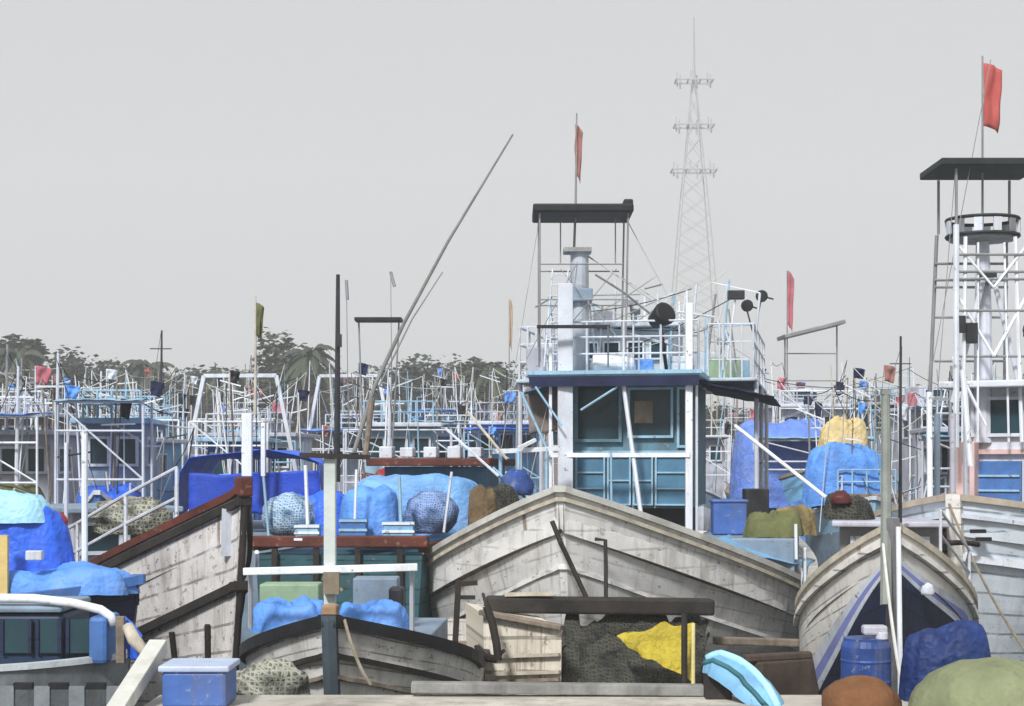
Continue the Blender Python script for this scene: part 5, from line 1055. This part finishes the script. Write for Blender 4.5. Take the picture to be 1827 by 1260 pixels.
far_boat(12.0, 42, -4, 'lilac-grey boat left of the crow\'s nest tower', LILAC, LILAC, OFFWHITE, GREENP, cabz=4.5, poles=9, seed=35, masts=((-.6, 1, 5.2, .06, BLUEGREY), (.6, 1.2, 5.6, .05, OFFWHITE)), top=.6)
far_boat(8.35, 28.6, 6, 'grey cluttered boat behind the cream striped bow', LILAC, GREYMETAL, LILAC, SKYBLUE, L=5, B=1.1, hb=2.4, hw=1.8, cabz=3.6, cabq=1.4, cabl=1.8, poles=8, seed=36, masts=((-.5, .8, 4.8, .05, GM),), wins=2)
far_boat(17.0, 54, 2, 'distant white boat behind the crow\'s nest tower', OFFWHITE, LILAC, GREYMETAL, None, cabz=5.0, poles=5, seed=37, masts=((.3, 1, 6.2, .05, GM),))
far_boat(10.0, 66, -3, 'hazy pale boat in the farthest row right of centre', PALEBLUE, OFFWHITE, GREYMETAL, None, cabz=4.8, poles=4, seed=38, wins=2)

# ------------------------------------------------------------------ mooring ropes
def rope(a, b, d, label, m=ROPE, r=.016):
    mb = MB(); mb.tube(sag(a, b, d), r, 6); tag(mb.build('mooring_rope', m), label, 'rope')
rope(hC.sheer(.1, 1) + Vector((0, 0, .05)), (-1.2, 13.75, QZ + .1), .08, 'mooring rope from the low grey bow to the quay')
rope(hG.sheer(.1, -1), (3.3, 13.7, QZ + .05), .15, 'mooring rope from the cream striped bow to the quay', WHROPE)
rope(hH.sheer(.05, -1), (4.6, 13.75, QZ + .05), .2, 'mooring rope from the pale blue-white bow to the quay')

# ------------------------------------------------------------------ lattice tower far behind
TD = 300.0
TW = mat('hazy_galvanised_steel', (.36, .37, .38), .1, (.1, .1, .1), .2, .7)
tw = thing('lattice_tower', (P(1238, 0, TD).x, TD, 1.4), 'tall hazy lattice telecom tower rising behind the big wheelhouse', 'tower')
def tz(py): return CAMZ + (HY - py) / F * TD
tx = P(1238, 0, TD).x
def half(z): return 5.2 * max(0, (1 - (z - 1.4) / (tz(300) - 1.4))) ** .9 * .85 + 1.75 if z < tz(300) else 1.75 * max(.12, 1 - (z - tz(300)) / (tz(140) - tz(300)) * .85)
zs = [1.4 + (tz(140) - 1.4) * i / 20 for i in range(21)]
for sx in (-1, 1):
    for sy in (-1, 1):
        mb = MB(); mb.tube([(tx + sx * half(z), TD + sy * half(z), z) for z in zs], .12, 5); mb.build('tower_leg', TW, tw)
mb = MB()
for a, b in zip(zs, zs[1:]):
    ha, hb_ = half(a), half(b)
    for sy in (-1, 1):
        mb.tube([(tx - ha, TD + sy * ha, a), (tx + hb_, TD + sy * hb_, b)], .04, 4); mb.tube([(tx + ha, TD + sy * ha, a), (tx - hb_, TD + sy * hb_, b)], .04, 4)
    for sx in (-1, 1):
        mb.tube([(tx + sx * ha, TD - ha, a), (tx + sx * hb_, TD + hb_, b)], .04, 4)
mb.build('lattice_bracing', TW, tw)
for py, hw_ in ((305, 4.1), (225, 3.6), (145, 3.4)):
    z = tz(py); mb = MB()
    for sy in (-1, 1): mb.beam((tx - hw_, TD + sy * hw_ * .5, z), (tx + hw_, TD + sy * hw_ * .5, z), .28, .3)
    for sx in (-1, -.33, .33, 1): mb.beam((tx + sx * hw_, TD - hw_ * .5 - .2, z + .05), (tx + sx * hw_, TD + hw_ * .5 + .2, z + .05), .22, .22)
    mb.build('platform', TW, tw)
    for k in range(6):
        a = k * math.pi / 3 + .3; mb = MB(); mb.box((tx + hw_ * .96 * math.cos(a), TD + hw_ * .52 * math.sin(a), z + .2), (.28, .28, 2.6)); mb.build('antenna_panel', TW, tw)
mb = MB(); mb.tube([(tx, TD, tz(145)), (tx, TD, tz(30))], [.3, .12], 6); mb.build('spire', TW, tw)

# ------------------------------------------------------------------ trees on the far shore
LEAF = []
for k, c in enumerate(((.035, .05, .028), (.045, .058, .034), (.03, .042, .03))):
    LEAF.append(mat('foliage_%s' % ('deep', 'olive', 'grey')[k], c, .45, (.02, .03, .015), .3, .8, streak=False, scale=.5, bump=0, fine=3))
BARK = mat('bark', (.10, .08, .06), .3, (.05, .04, .03), .3, .9)
def tree_proto(seed, h, w, kind):
    r_ = random.Random(seed); root = thing('tree', (0, 0, 0), 'tree', 'tree')
    mb = MB(); mb.tube([(0, 0, 0), (.1, 0, h * .3), (.0, .1, h * .55), (.15, 0, h * .85)], [h * .028, h * .022, h * .015, h * .006], 8); tips = []
    for k in range(7):
        a = r_.uniform(0, 6.28); z0 = h * r_.uniform(.28, .6); e = Vector((math.cos(a) * w * r_.uniform(.3, .75), math.sin(a) * w * r_.uniform(.3, .75), z0 + h * r_.uniform(.12, .32)))
        mb.tube([(.05, 0, z0), Vector((0, 0, z0)).lerp(e, .5) + Vector((0, 0, .3)), e], [h * .012, h * .008, h * .003], 6); tips.append(e)
    mb.build('trunk', BARK, root)
    mb = MB(); cl = []
    for k in range(30 if kind != 'palm' else 0):
        t = r_.random(); z = h * (.34 + .64 * t); rad = w * (1.0 - .72 * abs(t - .35) ** 1.1) * r_.uniform(.15, .95)
        a = r_.uniform(0, 6.28); cl.append((Vector((math.cos(a) * rad, math.sin(a) * rad, z)), w * r_.uniform(.2, .42)))
    if kind == 'palm':
        for k in range(26):
            a = k * 6.28 / 13 + r_.uniform(-.2, .2); up = r_.uniform(-.1, 1.1); prev = None
            for i in range(9):
                t = i / 8; c = Vector((.15 + math.cos(a) * w * t, math.sin(a) * w * t, h * .86 + w * (up * t - 1.1 * t * t)))
                if prev is not None:
                    d = (c - prev).normalized(); s_ = Vector((-math.sin(a), math.cos(a), 0)); wd = w * .13 * math.sin(math.pi * (t * .9 + .08))
                    for q in (-1, 1): mb.add([prev, c, c + s_ * q * wd - Vector((0, 0, wd * .8)), prev + s_ * q * wd - Vector((0, 0, wd * .8))], [(0, 1, 2, 3)], 0)
                prev = c
    else:
        for c, rr in cl:
            for k in range(270):
                d = Vector((r_.gauss(0, 1), r_.gauss(0, 1), r_.gauss(0, .75))); d.normalize(); p = c + d * rr * r_.random() ** .4
                s_ = r_.uniform(.16, .36) * (h / 9); M = Matrix.Rotation(r_.uniform(0, 6.28), 3, 'Z') @ Matrix.Rotation(r_.uniform(-1.2, 1.2), 3, 'X')
                mb.add([p + M @ Vector(v) for v in ((-s_, 0, 0), (0, -s_ * .55, 0), (s_, 0, .05), (0, s_ * .55, .03))], [(0, 1, 2, 3)], 0)
    mb.build('crown', LEAF[seed % 3], root); return root
protos = [tree_proto(1, 9, 4.0, 'b'), tree_proto(2, 8, 4.6, 'b'), tree_proto(3, 11, 3.6, 'b'), tree_proto(4, 9, 2.6, 'palm'), tree_proto(5, 7, 4.8, 'b')]
used = set(); base = (9, 8, 11, 9, 7)
def plant(k, px, pytop, D, label, wid=1.0):
    o = protos[k] if k not in used else copy_tree(protos[k]); used.add(k)
    p = P(px, pytop, D); o.location = (p.x, D, 1.35); s = (p.z - 1.35) / (base[k] * (1.07 if k != 3 else 1.03)); o.scale = (s * wid, s * wid, s)
    o.rotation_euler = (0, 0, rnd.uniform(0, 6.28)); o['label'] = label; o['group'] = 'trees on the far shore'
plant(2, 48, 602, 150, 'tallest grey-green tree at the left end of the far treeline', 1.1)
plant(1, 145, 640, 160, 'rounded tree right of the tallest left tree, above the slate cabins', .8)
plant(0, 532, 596, 140, 'ragged tree rising just left of the dark tall mast', .9)
plant(4, 745, 652, 150, 'low round tree right of the slanting boom')
plant(2, 862, 642, 145, 'dark upright tree left of the big boat\'s bridge', .9)
plant(3, 40, 594, 138, 'palm standing above the tallest tree at the far left', .8)
plant(3, 552, 590, 132, 'palm beside the ragged tree left of the dark tall mast', .8)
plant(3, 872, 632, 135, 'palm above the dark upright tree left of the bridge', .8)
plant(3, 268, 618, 155, 'palm poking above the treeline between left boats')
plant(3, 415, 640, 150, 'palm left of the white gantry')
for k, px in enumerate((-15, 15, 85, 115, 175, 205, 240, 300, 335, 370, 395, 450, 480, 515, 565, 590, 625, 660, 690, 720, 775, 805, 840, 895)):
    plant((0, 1, 4)[k % 3], px, 662 + (k * 37 % 23), 165 + (k * 53 % 40), 'hazy grey-green tree in the even far treeline on the left half')
for k, px in enumerate((1255, 1285, 1318, 1350, 1385, 1420, 1455, 1490, 1530, 1565, 1600, 1640, 1680, 1720, 1770, 1810)):
    plant((1, 0, 4)[k % 3], px, (722 if px < 1540 else 690) + (k * 41 % 22), 150 + (k * 47 % 40), 'hazy grey-green tree in the lower far treeline on the right half')

# ------------------------------------------------------------------ haze
hm = bpy.data.materials.new('harbour_haze'); hm.use_nodes = True; n = hm.node_tree.nodes; n.clear()
ou = n.new('ShaderNodeOutputMaterial'); pv = n.new('ShaderNodeVolumePrincipled'); pv.inputs['Color'].default_value = (.975, .985, 1, 1)
pv.inputs['Density'].default_value = .0011; pv.inputs['Anisotropy'].default_value = 0.0
hm.node_tree.links.new(pv.outputs[0], ou.inputs['Volume'])
mb = MB(); mb.box((0, 195, 43), (1240, 540, 90)); o = mb.build('haze', hm); tag(o, 'pale harbour haze', 'haze', kind='stuff')
